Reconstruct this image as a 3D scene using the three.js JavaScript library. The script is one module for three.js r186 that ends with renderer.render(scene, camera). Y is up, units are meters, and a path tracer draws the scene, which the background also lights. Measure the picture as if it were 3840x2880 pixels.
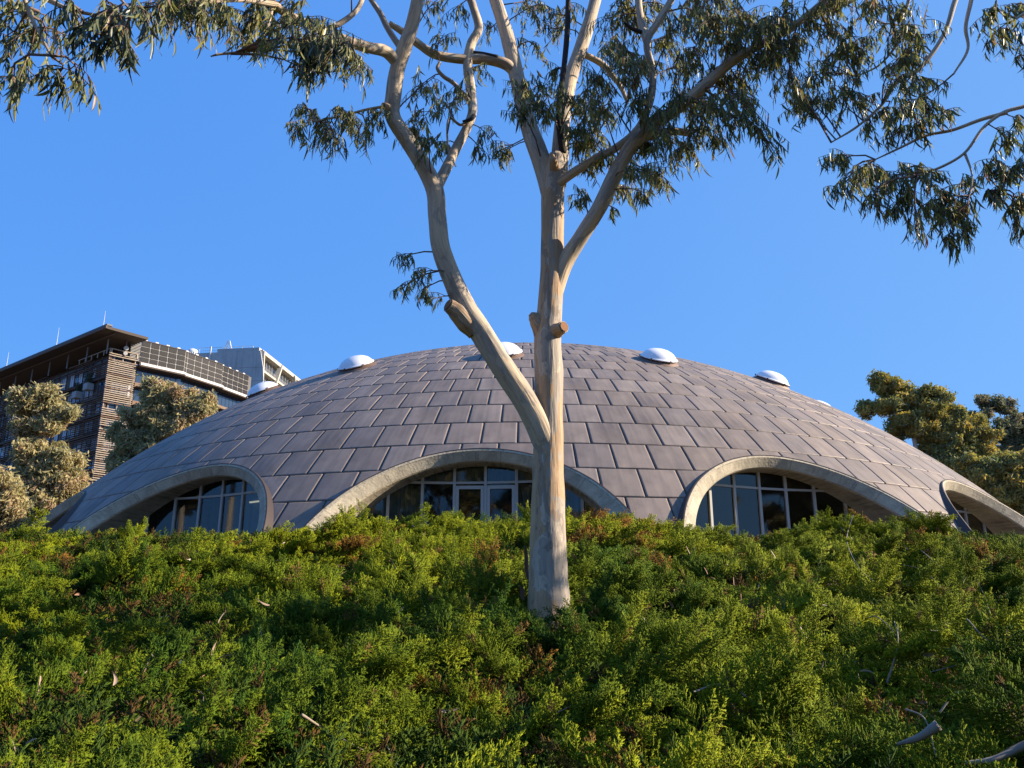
import * as THREE from 'three';
import { mergeGeometries } from 'three/addons/utils/BufferGeometryUtils.js';

// ---------------------------------------------------------------- camera, sky, sun, exposure
const RAD = Math.PI / 180;
const PITCH = 16.28 * RAD, EYE = 1.6, FPX = 3230 * 2212 / 3840;      // focal length in pixels of a 2212 px wide picture
const scene = new THREE.Scene();
const camera = new THREE.PerspectiveCamera(2 * Math.atan(1440 / 3230) / RAD, 4 / 3, 0.1, 1500);
camera.position.set(0, EYE, 0);
camera.rotation.x = PITCH;
scene.add(camera);

const EXPOSURE = 2.0;
const SUN_AZ = 91 * RAD, SUN_EL = 28 * RAD;                            // azimuth from the direction dome -> camera, to the right
const sunDir = new THREE.Vector3(Math.cos(SUN_EL) * Math.sin(SUN_AZ), Math.sin(SUN_EL), Math.cos(SUN_EL) * Math.cos(SUN_AZ));
const sun = new THREE.DirectionalLight(new THREE.Color().setRGB(1.0, 0.86, 0.68), 5.0);
sun.position.copy(sunDir).multiplyScalar(90).add(new THREE.Vector3(0, 4, -20));
sun.target.position.set(0, 4, -20);
sun.castShadow = true;
sun.shadow.mapSize.set(4096, 4096);
Object.assign(sun.shadow.camera, { left: -60, right: 60, top: 60, bottom: -60, near: 1, far: 260 });
scene.add(sun, sun.target);

function makeSky() {
  const w = 1024, h = 512, data = new Float32Array(w * h * 4);
  for (let j = 0; j < h; j++) for (let i = 0; i < w; i++) {
    const el = ((j + 0.5) / h - 0.5) * Math.PI, az = ((i + 0.5) / w - 0.5) * 2 * Math.PI;
    const x = Math.cos(el) * Math.cos(az), y = Math.sin(el), z = Math.cos(el) * Math.sin(az);
    const up = Math.max(y, 0), cosG = x * sunDir.x + y * sunDir.y + z * sunDir.z;
    const k = Math.pow(1 - up, 2.6);
    const g = Math.pow(Math.max(0, (1 + cosG) / 2), 3.0), m = Math.pow(Math.max(0, cosG), 24);
    let r = 0.074 + 0.115 * k + 0.15 * g + 0.5 * m, gg = 0.285 + 0.215 * k + 0.19 * g + 0.48 * m, b = 0.86 + 0.20 * k + 0.10 * g + 0.42 * m;
    if (y < 0) { const t = Math.min(1, -y * 5); r = r * (1 - t) + 0.16 * t; gg = gg * (1 - t) + 0.16 * t; b = b * (1 - t) + 0.13 * t; }
    data.set([r / EXPOSURE, gg / EXPOSURE, b / EXPOSURE, 1], (j * w + i) * 4);
  }
  const t = new THREE.DataTexture(data, w, h, THREE.RGBAFormat, THREE.FloatType);
  t.mapping = THREE.EquirectangularReflectionMapping; t.magFilter = t.minFilter = THREE.LinearFilter; t.needsUpdate = true;
  return t;
}
const skyTex = makeSky();
scene.background = skyTex; scene.environment = skyTex;

const renderer = new THREE.WebGLRenderer({ antialias: true });
renderer.setSize(1024, 768);
renderer.toneMapping = THREE.LinearToneMapping;
renderer.toneMappingExposure = EXPOSURE;
renderer.shadowMap.enabled = true;

// ---------------------------------------------------------------- helpers
function rng(seed) { let a = seed >>> 0; return () => { a = (a + 0x6D2B79F5) | 0; let t = Math.imul(a ^ (a >>> 15), 1 | a); t = (t + Math.imul(t ^ (t >>> 7), 61 | t)) ^ t; return ((t ^ (t >>> 14)) >>> 0) / 4294967296; }; }
const V = (x, y, z) => new THREE.Vector3(x, y, z);
const lerp = (a, b, t) => a + (b - a) * t, clamp = (x, a, b) => Math.min(b, Math.max(a, x));
const smooth = (a, b, x) => { const t = clamp((x - a) / (b - a), 0, 1); return t * t * (3 - 2 * t); };
function table(pts, x) {                                               // smooth interpolation through [x, y] pairs
  if (x <= pts[0][0]) return pts[0][1];
  for (let i = 1; i < pts.length; i++) if (x <= pts[i][0]) { const t = (x - pts[i - 1][0]) / (pts[i][0] - pts[i - 1][0]); return lerp(pts[i - 1][1], pts[i][1], t); }
  return pts[pts.length - 1][1];
}
function hash2(i, j, s) { let n = Math.imul(i, 374761393) ^ Math.imul(j, 668265263) ^ Math.imul(s, 974634777); n = Math.imul(n ^ (n >>> 13), 1274126177); return ((n ^ (n >>> 16)) >>> 0) / 4294967296; }
function noise(x, y, s = 1, per = 0) {                                 // value noise, optionally periodic
  const i = Math.floor(x), j = Math.floor(y), f = x - i, g = y - j, u = f * f * (3 - 2 * f), v = g * g * (3 - 2 * g);
  const w = (n, p) => per ? ((n % p) + p) % p : n;
  const px = Array.isArray(per) ? per[0] : per, py = Array.isArray(per) ? per[1] : per;
  const a = hash2(w(i, px), w(j, py), s), b = hash2(w(i + 1, px), w(j, py), s), c = hash2(w(i, px), w(j + 1, py), s), d = hash2(w(i + 1, px), w(j + 1, py), s);
  return lerp(lerp(a, b, u), lerp(c, d, u), v);
}
function fbm(x, y, s, oct = 4, per = 0) {
  let a = 0, w = 0.5, t = 0, f = 1;
  for (let o = 0; o < oct; o++) { a += w * noise(x * f, y * f, s + o, per ? (Array.isArray(per) ? [per[0] * f, per[1] * f] : per * f) : 0); t += w; w *= 0.5; f *= 2; }
  return a / t;
}
const CP = Math.cos(PITCH), SP = Math.sin(PITCH);
function at(px, py, d) {                                               // a place d metres ahead, read off the 2212 px wide picture
  const a = (px - 1106) / FPX, b = (829.5 - py) / FPX, fw = CP - b * SP, up = b * CP + SP;
  return V(a * d / fw, EYE + up / fw * d, -d);
}
const metresPerPx = (py, d) => d / (CP - (829.5 - py) / FPX * SP) / FPX;
function project(p) {                                                  // back to the same picture
  const y = p.y - EYE, f = -p.z * CP + y * SP, u = y * CP + p.z * SP;
  return [1106 + FPX * p.x / f, 829.5 - FPX * u / f, f];
}
const names = {};
function numbered(n) { const k = names[n] = (names[n] ?? -1) + 1; return k ? `${n}_${String(k).padStart(3, '0')}` : n; }
function tag(o, label, category, group, kind) { Object.assign(o.userData, { label, category }); if (group) o.userData.group = group; if (kind) o.userData.kind = kind; return o; }
function thing(name, pos, label, category, group) { const g = new THREE.Group(); g.name = numbered(name); g.position.copy(pos); tag(g, label, category, group); scene.add(g); return g; }
function mesh(name, geo, mat, parent = scene) {
  const m = new THREE.Mesh(geo, mat); m.name = parent === scene ? numbered(name) : name; m.castShadow = m.receiveShadow = true; parent.add(m); return m;
}
function structure(name, geo, mat) { const m = mesh(name, geo, mat); m.userData.kind = 'structure'; return m; }
const lin = (r, g, b) => new THREE.Color().setRGB(r, g, b);
const std = (c, roughness = 0.8, extra = {}) => new THREE.MeshStandardMaterial({ color: Array.isArray(c) ? lin(...c) : c, roughness, ...extra });
function tex(w, h, f, srgb = false, rep = [1, 1]) {                    // f(u, v) -> [r, g, b] linear 0..1
  const data = new Uint8Array(w * h * 4);
  const enc = (c) => srgb ? (c <= 0.0031308 ? c * 12.92 : 1.055 * Math.pow(c, 1 / 2.4) - 0.055) : c;
  for (let j = 0; j < h; j++) for (let i = 0; i < w; i++) { const c = f(i / w, j / h); for (let k = 0; k < 3; k++) data[(j * w + i) * 4 + k] = clamp(enc(c[k]), 0, 1) * 255; data[(j * w + i) * 4 + 3] = 255; }
  const t = new THREE.DataTexture(data, w, h, THREE.RGBAFormat);
  t.wrapS = t.wrapT = THREE.RepeatWrapping; t.magFilter = THREE.LinearFilter; t.minFilter = THREE.LinearMipmapLinearFilter; t.generateMipmaps = true;
  if (srgb) t.colorSpace = THREE.SRGBColorSpace;
  t.repeat.set(...rep); t.needsUpdate = true; return t;
}
function geo(pos, idx, uv, col) {
  const g = new THREE.BufferGeometry();
  g.setAttribute('position', new THREE.Float32BufferAttribute(pos, 3));
  if (uv) g.setAttribute('uv', new THREE.Float32BufferAttribute(uv, 2));
  if (col) g.setAttribute('color', new THREE.Float32BufferAttribute(col, 3));
  g.setIndex(idx); g.computeVertexNormals(); return g;
}
function place(g, p) { return g.translate(-p.x, -p.y, -p.z); }           // world geometry -> own axes of a group standing at p

// ---------------------------------------------------------------- terrain
const PROFILE = [[-400, 0], [1.0, 0], [1.6, 0.12], [2.2, 0.34], [3.5, 0.56], [6, 0.9], [9.5, 1.44], [12, 2.12], [14.2, 2.78], [15.5, 2.98], [17, 3.02], [19, 3.05], [40, 3.1], [1200, 3.1]];
function groundAt(x, z) {
  const d = -z, e = 0.45;
  const h = (table(PROFILE, d - e) + 2 * table(PROFILE, d) + table(PROFILE, d + e)) / 4;
  const bank = smooth(1.5, 3, d) * (1 - smooth(17, 20, d));
  return h + bank * 0.16 * (fbm(x * 0.55 + 40, z * 0.55 + 9, 3, 3) - 0.5);
}
{
  const xs = [], zs = [];
  for (let x = -1000; x <= -40; x += 80) xs.push(x);
  for (let x = -30; x <= 30; x += 0.6) xs.push(x);
  for (let x = 40; x <= 1000; x += 80) xs.push(x);
  for (let z = 400; z >= 10; z -= 65) zs.push(z);
  for (let z = 3; z >= -22; z -= 0.3) zs.push(z);
  for (const z of [-26, -34, -60, -120, -240, -500, -1000]) zs.push(z);
  const pos = [], uv = [], idx = [];
  zs.forEach((z) => xs.forEach((x) => { pos.push(x, groundAt(x, z), z); uv.push(x, z); }));
  for (let j = 0; j < zs.length - 1; j++) for (let i = 0; i < xs.length - 1; i++) { const a = j * xs.length + i, b = a + xs.length; idx.push(a, a + 1, b, a + 1, b + 1, b); }
  const soil = tex(512, 512, (u, v) => { const n = fbm(u * 24, v * 24, 5, 5, 24), m = fbm(u * 6, v * 6, 11, 3, 6), k = 0.6 + 0.8 * n; return [0.050 * k + 0.02 * m, 0.034 * k + 0.012 * m, 0.018 * k]; }, true, [0.5, 0.5]);
  structure('ground', geo(pos, idx, uv), std([1, 1, 1], 0.95, { map: soil, bumpMap: soil, bumpScale: 0.02 }));
}

// ---------------------------------------------------------------- the dome
const DOME = V(0.733, -14.21, -41.91), R = 28.6, BASE_Y = 2.9;
const onDome = (az, lat, r = R) => { const a = az * RAD, l = lat * RAD; return V(DOME.x + r * Math.cos(l) * Math.sin(a), DOME.y + r * Math.sin(l), DOME.z + r * Math.cos(l) * Math.cos(a)); };
const ARCHES = [-95, -72.5, -50, -27.4, -4.5, 18.3, 41, 63.5, 86];
const ARCH_LAT = [[0, 45.58], [1, 45.54], [2, 45.4], [3, 45.17], [4, 44.86], [5, 44.44], [6, 43.9], [7, 43.22], [7.7, 42.65], [8.3, 42.05], [8.9, 41.3], [9.4, 40.55], [9.8, 39.8], [10.1, 39.1], [10.35, 38.3], [10.5, 37.4], [10.6, 36.4]];
function archLat(az) {
  let rel = 99; for (const c of ARCHES) rel = Math.min(rel, Math.abs(az - c));
  return rel >= 10.6 ? 20 : table(ARCH_LAT, rel);
}
const domeBase = V(DOME.x, BASE_Y, DOME.z);
const dome = thing('dome_building', domeBase, 'wide low copper-clad dome with arched openings along its base', 'dome');
const concreteTex = tex(512, 512, (u, v) => {
  const n = fbm(u * 8, v * 8, 21, 5, 8), f = fbm(u * 64, v * 64, 29, 2, 64), s = fbm(u * 40, v * 3, 33, 3, [40, 3]);
  const k = 0.55 + 0.55 * n + 0.25 * (f - 0.5) - 0.30 * smooth(0.60, 0.78, s); return [0.50 * k, 0.43 * k, 0.31 * k];
}, true);
const concreteBump = tex(512, 512, (u, v) => { const n = 0.5 * fbm(u * 60, v * 60, 41, 3, 60) + 0.5 * fbm(u * 12, v * 12, 43, 3, 12); return [n, n, n]; });
const concrete = std([1, 1, 1], 0.88, { map: concreteTex, bumpMap: concreteBump, bumpScale: 0.012 });
const copperDull = tex(512, 512, (u, v) => {
  const a = fbm(u * 5, v * 5, 51, 4, 5), s = fbm(u * 26, v * 2, 57, 3, [26, 2]), f = fbm(u * 90, v * 90, 59, 2, 90);
  const blot = smooth(0.56, 0.70, fbm(u * 3, v * 3, 71, 5, 3)), k = 0.74 + 0.40 * a + 0.34 * (s - 0.5) + 0.10 * (f - 0.5) - 0.10 * blot, drip = smooth(0.64, 0.80, s) * 0.5; return [0.8 * k + 0.03 * drip, 0.8 * k + 0.01 * drip, 0.8 * k - 0.03 * drip];
}, true);
const copperRough = tex(256, 256, (u, v) => { const a = 0.50 + 0.24 * fbm(u * 7, v * 7, 61, 4, 7) + 0.12 * (fbm(u * 30, v * 4, 63, 2, [30, 4]) - 0.5); return [a, a, a]; });
const copperMats = [[0.296, 0.236, 0.198], [0.264, 0.212, 0.181], [0.318, 0.252, 0.210], [0.286, 0.226, 0.186], [0.326, 0.264, 0.224], [0.258, 0.212, 0.188]]
  .map((c) => new THREE.MeshPhysicalMaterial({ color: lin(...c), roughness: 1, map: copperDull, roughnessMap: copperRough, metalness: 0.1, specularIntensity: 0.6 }));
const copperEdge = std([0.060, 0.042, 0.036], 0.6, { metalness: 0.35 });

{ // the shell under the panels: copper deck outside, concrete inside
  const cols = []; for (let a = -180; a <= 180.01; a += 0.5) cols.push(a);
  for (const [name, r, mat, flip] of [['roof_deck', R - 0.012, copperEdge, false], ['ceiling_shell', R - 0.42, concrete, true]]) {
    const rows = 26, pos = [], idx = [], uv = [];
    for (const a of cols) { const l0 = Math.max(36.2, archLat(a)); for (let j = 0; j <= rows; j++) { const l = l0 + (89.9 - l0) * Math.pow(j / rows, 0.95), p = onDome(a, l, r); pos.push(p.x - domeBase.x, p.y - domeBase.y, p.z - domeBase.z); uv.push(a * RAD * r * 0.7, l * RAD * r); } }
    for (let i = 0; i < cols.length - 1; i++) for (let j = 0; j < rows; j++) { const p = i * (rows + 1) + j, q = p + rows + 1; if (flip) idx.push(p, p + 1, q, q, p + 1, q + 1); else idx.push(p, q, p + 1, q, q + 1, p + 1); }
    mesh(name, geo(pos, idx, uv), mat, dome);
  }
}
{ // copper panels in staggered courses
  const SEAM = [36.4, 37.05, 39.35, 41.63, 43.92, 46.2, 48.49, 50.76, 52.96, 55.15, 57.32, 59.5, 61.65, 63.8, 65.9, 68.0, 70.1, 72.2, 74.3, 76.4, 79, 82, 86];
  const STEP = 2.8125, r0 = rng(77), list = [];
  for (let i = 0; i < SEAM.length - 1; i++) {
    const phase = (i % 2 ? -1.72 : -0.32) ;
    const step = SEAM[i] > 74 ? STEP * 2 : STEP;
    for (let k = Math.floor(-180 / step); k < 180 / step; k++) {
      const a0 = phase + k * step, a1 = a0 + step, l0 = SEAM[i], l1 = SEAM[i + 1];
      const mid = (a0 + a1) / 2; let open = 0; for (let q = 0; q <= 8; q++) if (archLat(lerp(a0, a1, q / 8)) < l1 - 0.05) open++;
      if (!open) continue;
      const c = onDome(mid, (l0 + l1) / 2), n = c.clone().sub(DOME).normalize(), v = camera.position.clone().sub(c), d = v.length();
      const facing = n.dot(v) / d, pr = project(c);
      const show = facing > 0 && pr[0] > -20 && pr[0] < 2232 ? facing * (open / 9) / (d * d) * Math.cos(l0 * RAD) : 0;
      list.push({ a0, a1, l0, l1, show, clip: archLat(a0) > l0 || archLat(a1) > l0 || archLat(mid) > l0, bulge: r0(), tilt: r0(), m: Math.floor(r0() * copperMats.length), u: r0() * 3 });
    }
  }
  list.sort((a, b) => b.show - a.show);
  const build = (t) => {
    const nx = t.clip ? 14 : 9, ny = t.clip ? 8 : 7, pos = [], uv = [], idx = [];
    const wM = (t.a1 - t.a0) * RAD * R * Math.cos(t.l0 * RAD), hM = (t.l1 - t.l0) * RAD * R;
    if (t.clip) {                                                         // keep only the stretch of the panel that lies above the opening
      const shut = (a) => archLat(a) > t.l1 - 0.03; let g0 = null, g1 = null;
      for (let q = 0; q <= 200; q++) { const a = lerp(t.a0, t.a1, q / 200); if (!shut(a)) { if (g0 === null) g0 = a; g1 = a; } }
      t.a0 = g0; t.a1 = g1;
    }
    const wM2 = Math.max(0.02, (t.a1 - t.a0) * RAD * R * Math.cos(t.l0 * RAD)), ew = Math.min(0.030 / wM2, 0.4);
    const xs = [Math.min(0.018 / wM2, 0.1)], ys = []; const e2 = Math.min(ew * 2.2, 0.44); xs.push(ew * 1.05); for (let i = 0; i <= nx - 4; i++) xs.push(lerp(e2, 1 - e2, i / (nx - 4))); xs.push(1 - ew * 1.05); xs.push(1 - Math.min(0.018 / wM2, 0.1));
    ys.push(0.014 / hM); ys.push(0.026 / hM); for (let j = 0; j <= ny - 4; j++) ys.push(lerp(0.06 / hM, 1 - 0.06 / hM, j / (ny - 4))); ys.push(1 - 0.028 / hM); ys.push(1 - 0.014 / hM);
    for (let i = 0; i < xs.length; i++) {
      const a = lerp(t.a0, t.a1, xs[i]), lo = Math.min(t.l1, Math.max(t.l0, archLat(a)));
      for (let j = 0; j < ys.length; j++) {
        const edge = i === 0 || j === 0 || i === xs.length - 1 || j === ys.length - 1;
        const bul = Math.sin(Math.PI * xs[i]) * Math.sin(Math.PI * ys[j]) * (0.002 + 0.007 * t.bulge);
        const lift = edge ? -0.008 : 0.014 + 0.006 * (1 - ys[j]) + bul + (t.tilt - 0.5) * 0.012 * (xs[i] - 0.5);
        const p = onDome(a, lerp(lo, t.l1, ys[j]), R + lift);
        pos.push(p.x - domeBase.x, p.y - domeBase.y, p.z - domeBase.z); uv.push((xs[i] * wM + t.u) * 0.45, (ys[j] * hM + t.u * 2) * 0.45);
      }
    }
    const H = ys.length; for (let i = 0; i < xs.length - 1; i++) for (let j = 0; j < H - 1; j++) { const p = i * H + j, q = p + H; idx.push(p, q, p + 1, q, q + 1, p + 1); }
    return geo(pos, idx, uv);
  };
  const rest = [];
  list.forEach((t, i) => { if (i < 300) mesh('roof_panel', build(t), copperMats[t.m], dome); else rest.push(t); });
  const shown = rest.filter((t) => t.show > 0 || Math.abs((t.a0 + t.a1) / 2) < 120 || t.l0 > 68);
  for (let m = 0; m < copperMats.length; m++) { const o = mesh('roof_panel', mergeGeometries(shown.filter((t) => t.m === m).map(build)), copperMats[m], dome); o.userData.kind = 'stuff'; }
}
{ // concrete rims, copper flashings, glazing
  const frameMat = std([0.44, 0.43, 0.40], 0.55), glass = new THREE.MeshPhysicalMaterial({ color: lin(0.62, 0.65, 0.65), roughness: 0.03, transmission: 1, thickness: 0, ior: 1.5 });
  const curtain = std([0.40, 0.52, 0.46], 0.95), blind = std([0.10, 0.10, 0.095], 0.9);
  const RG = 19.45, FLOOR = 3.0;
  let near = 0; const wallR = (az) => RG + 1.0 * Math.pow(Math.min(11, Math.abs(az - near)) / 10, 2);
  const onWall = (az, y, r = wallR(az)) => V(DOME.x + r * Math.sin(az * RAD), y, DOME.z + r * Math.cos(az * RAD));
  const unit = new THREE.BoxGeometry(1, 1, 1);
  for (const c of ARCHES) {
    if (Math.abs(c) > 75) continue; near = c;
    const N = 64, er = V(Math.sin(c * RAD), 0, Math.cos(c * RAD)), ex = V(Math.cos(c * RAD), 0, -Math.sin(c * RAD));
    const rows = [], flash = [];
    const pts = []; for (let i = 0; i <= N; i++) { const t = -1 + 2 * i / N, rel = 10.6 * Math.sign(t) * (1 - Math.pow(1 - Math.abs(t), 1.6)); pts.push(onDome(c + rel, table(ARCH_LAT, Math.abs(rel)))); }
    for (let s = 0; s < 4; s++) for (let i = 1; i < N; i++) pts[i].lerp(pts[i - 1].clone().add(pts[i + 1]).multiplyScalar(0.5), 0.4);
    let run = 0;
    for (let i = 0; i <= N; i++) {
      const p = pts[i], n = p.clone().sub(DOME).normalize(), T = pts[Math.min(N, i + 1)].clone().sub(pts[Math.max(0, i - 1)]).normalize();
      if (i) run += p.distanceTo(pts[i - 1]);
      const relOf = Math.atan2(p.x - DOME.x, p.z - DOME.z) / RAD - c; const B = n.clone().cross(T).normalize(); if (B.y > 0) B.negate();                    // in the roof, down into the opening
      const tx = T.dot(ex), ty = T.y, L = Math.hypot(tx, ty), side = Math.abs(p.clone().sub(onDome(c, 40)).dot(ex)) / 4;
      const inn = ex.clone().multiplyScalar(ty / L).add(V(0, -tx / L, 0)); if (inn.y > 0 && Math.abs(tx) > 0.02) inn.negate();
      const steep = Math.pow(clamp(side, 0, 1), 2), th = lerp(0.25, 0.33, steep), up = lerp(0.05, 0.24, steep);
      const q1 = p.clone().addScaledVector(B, -0.03).addScaledVector(n, up), q2 = p.clone().addScaledVector(B, 0.035).addScaledVector(n, up - 0.02);
      const q3 = q2.clone().addScaledVector(inn, 0.03).addScaledVector(er, -0.012);
      const q4 = q2.clone().addScaledVector(inn, th).addScaledVector(er, -0.10), q5 = q4.clone().addScaledVector(inn, 0.03).addScaledVector(er, -0.05);
      const rq = Math.hypot(q5.x - DOME.x, q5.z - DOME.z), q6 = q5.clone().addScaledVector(er, -Math.max(0.32, rq - wallR(c + relOf) - 0.0)).addScaledVector(inn, 0.02), q7 = q6.clone().addScaledVector(inn, -th - 0.1);
      rows.push({ r: [q1, q2, q3, q4, q5, q6, q7], run });
      flash.push({ r: [p.clone().addScaledVector(B, -0.07 - 0.10 * steep).addScaledVector(n, 0.02), q1.clone().addScaledVector(B, -0.02).addScaledVector(n, 0.006), q1.clone().addScaledVector(B, 0.012).addScaledVector(n, 0.008), q1.clone().addScaledVector(B, 0.014).addScaledVector(n, -0.02)], run });
    }
    const sheet = (rs) => {
      const parts = [], K = rs[0].r.length;
      for (let k = 0; k < K - 1; k++) {
        const pos = [], idx = [], uv = []; let v = 0;
        rs.forEach((o, i) => { for (const q of [o.r[k], o.r[k + 1]]) { pos.push(q.x - domeBase.x, q.y - domeBase.y, q.z - domeBase.z); } uv.push(o.run * 0.4, k * 0.3, o.run * 0.4, k * 0.3 + o.r[k].distanceTo(o.r[k + 1]) * 0.4); if (i) { const a = 2 * i - 2; idx.push(a, a + 1, a + 2, a + 1, a + 3, a + 2); } });
        parts.push(geo(pos, idx, uv));
      }
      return mergeGeometries(parts);
    };
    mesh('arch_rim', sheet(rows), concrete, dome);
    mesh('arch_flashing', sheet(flash), copperEdge, dome);
    // glazing: mullions, transom, panes
    const inner = rows.map((o) => o.r[4]);
    const topAt = (az) => { let y = 3.2; for (let i = 1; i < inner.length; i++) { const f = (p) => Math.atan2(p.x - DOME.x, p.z - DOME.z) / RAD; const a = f(inner[i - 1]), b = f(inner[i]); if ((a - az) * (b - az) <= 0 && a !== b) y = Math.max(y, lerp(inner[i - 1].y, inner[i].y, (az - a) / (b - a))); } return y; };
    const win = new THREE.Group(); win.name = 'arch_window'; dome.add(win);
    const put = (name, mat, a0, a1, y0, y1, dr, depth) => {              // a flat piece of the glazed wall between two azimuths
      const p = onWall(a0, 0, wallR(a0) + dr), q = onWall(a1, 0, wallR(a1) + dr), m = mesh(name, unit, mat, win);
      m.position.set((p.x + q.x) / 2 - domeBase.x, (y0 + y1) / 2 - domeBase.y, (p.z + q.z) / 2 - domeBase.z);
      m.rotation.y = Math.atan2(-(q.z - p.z), q.x - p.x); m.scale.set(p.distanceTo(q), y1 - y0, depth); return m;
    };
    const S = 2.42, off = c === -4.5 ? 0.3 : -0.3, TR = 5.46;
    for (let k = -4; k <= 4; k++) {
      const a = c + off + k * S, top = Math.min(6.12, topAt(a) + 0.3);
      if (topAt(a) < 3.4) continue;
      const w = 0.036 / RG / RAD * 1.0;
      put('mullion', frameMat, a - w, a + w, FLOOR, top, 0, 0.11);
    }
    for (let k = -5; k <= 4; k++) {
      const a0 = c + off + k * S + 0.11, a1 = a0 + S - 0.22, top = Math.max(topAt(a0), topAt(a1)) + 0.35;
      if (top < 3.7) continue;
      if (top > TR + 0.35) put('transom', frameMat, a0, a1, TR - 0.03, TR + 0.03, 0, 0.09);
      if (top > TR + 0.1) put('window_pane', glass, a0, a1, TR + 0.03, Math.min(6.12, top), 0, 0.012);
      put('window_pane', glass, a0, a1, FLOOR, Math.min(TR - 0.03, top), 0, 0.012);
      if (c === -4.5 && (k === -1 || k === 0)) {                          // two doors
        const w = 0.25;
        put('door_stile', frameMat, a0 + 0.02, a0 + w, FLOOR + 0.02, TR - 0.08, 0.03, 0.07); put('door_stile', frameMat, a1 - w, a1 - 0.02, FLOOR + 0.02, TR - 0.08, 0.03, 0.07);
        put('door_rail', frameMat, a0 + w, a1 - w, TR - 0.17, TR - 0.08, 0.032, 0.064);
      }
      if (c === -27.4 || c === -50) put('blind', blind, a0 + 0.05, a1 - 0.05, FLOOR, TR - 0.1, -0.35, 0.01);
    }
    if (c === -4.5) {                                                     // pleated curtains
      const pleat = (a0, a1, y0, y1) => {
        const n = 150, pos = [], idx = [], uv = [];
        for (let i = 0; i <= n; i++) { const t = i / n, a = lerp(a0, a1, t), ph = (a - a0) * 9.5, r = wallR(a) - 0.32 + 0.045 * Math.sin(ph * 2 + 1.3 * Math.sin(ph * 0.7)) + 0.02 * Math.sin(ph * 0.9 + 2); for (const y of [y0, y1]) { const p = onWall(a, y, r); pos.push(p.x - domeBase.x, p.y - domeBase.y, p.z - domeBase.z); uv.push(t, y); } if (i) { const b = 2 * i - 2; idx.push(b, b + 2, b + 1, b + 1, b + 2, b + 3); } }
        mesh('curtain', geo(pos, idx, uv), curtain, win);
      };
      pleat(c - 9.5, c + 8, TR + 0.02, 6.1); pleat(c - 10, c - 4.6, FLOOR, TR - 0.04); pleat(c + 2.9, c + 8.5, FLOOR, TR - 0.04);
    }
    if (c === -27.4) { const l = put('ceiling_lamp', new THREE.MeshStandardMaterial({ color: lin(0.8, 0.75, 0.6), emissive: lin(1, 0.9, 0.62), emissiveIntensity: 0.5 }), c + 2.2, c + 4.4, 5.22, 5.26, -0.25, 0.05); l.userData.label = 'lit strip lamp behind the glass'; }
  }
  // inner core and floor slab so that the rooms are closed
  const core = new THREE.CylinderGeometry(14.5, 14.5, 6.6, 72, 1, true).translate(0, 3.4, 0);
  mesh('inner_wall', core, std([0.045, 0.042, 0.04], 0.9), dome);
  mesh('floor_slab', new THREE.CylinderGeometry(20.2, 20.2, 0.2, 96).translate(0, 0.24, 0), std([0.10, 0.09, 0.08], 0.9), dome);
}
{ // skylights
  const cap = new THREE.LatheGeometry([[0.0, 0.36], [0.12, 0.355], [0.25, 0.33], [0.36, 0.285], [0.45, 0.225], [0.51, 0.16], [0.535, 0.12], [0.555, 0.10], [0.60, 0.09], [0.605, 0.06], [0.57, 0.05]].map(([x, y]) => new THREE.Vector2(x, y)).reverse(), 40);
  const curb = new THREE.LatheGeometry([[0.66, -0.06], [0.60, 0.0], [0.55, 0.02], [0.54, 0.07], [0.5, 0.075]].map(([x, y]) => new THREE.Vector2(x, y)), 40);
  const white = std([0.80, 0.80, 0.82], 0.28), edge = std([0.16, 0.10, 0.075], 0.6, { metalness: 0.3 });
  for (let k = -3; k <= 3; k++) {
    const az = -4.3 + 22.75 * k, g = new THREE.Group(); g.name = 'skylight'; dome.add(g);
    const p = onDome(az, 61.0, R + 0.07), n = p.clone().sub(DOME).normalize();
    g.position.copy(p).sub(domeBase); g.quaternion.setFromUnitVectors(V(0, 1, 0), n); g.scale.setScalar(1.12);
    mesh('skylight_bubble', cap, white, g).rotation.y = k; mesh('skylight_curb', curb, edge, g);
    for (let q = 0; q < 6; q++) { const b = mesh('clamp', new THREE.BoxGeometry(0.05, 0.07, 0.03), edge, g); b.position.set(0.6 * Math.cos(q * 1.047), 0.06, 0.6 * Math.sin(q * 1.047)); b.rotation.y = -q * 1.047 + Math.PI / 2; }
    dome.children[dome.children.length - 1].userData.label = 'white bubble skylight on a copper curb';
  }
}
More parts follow.
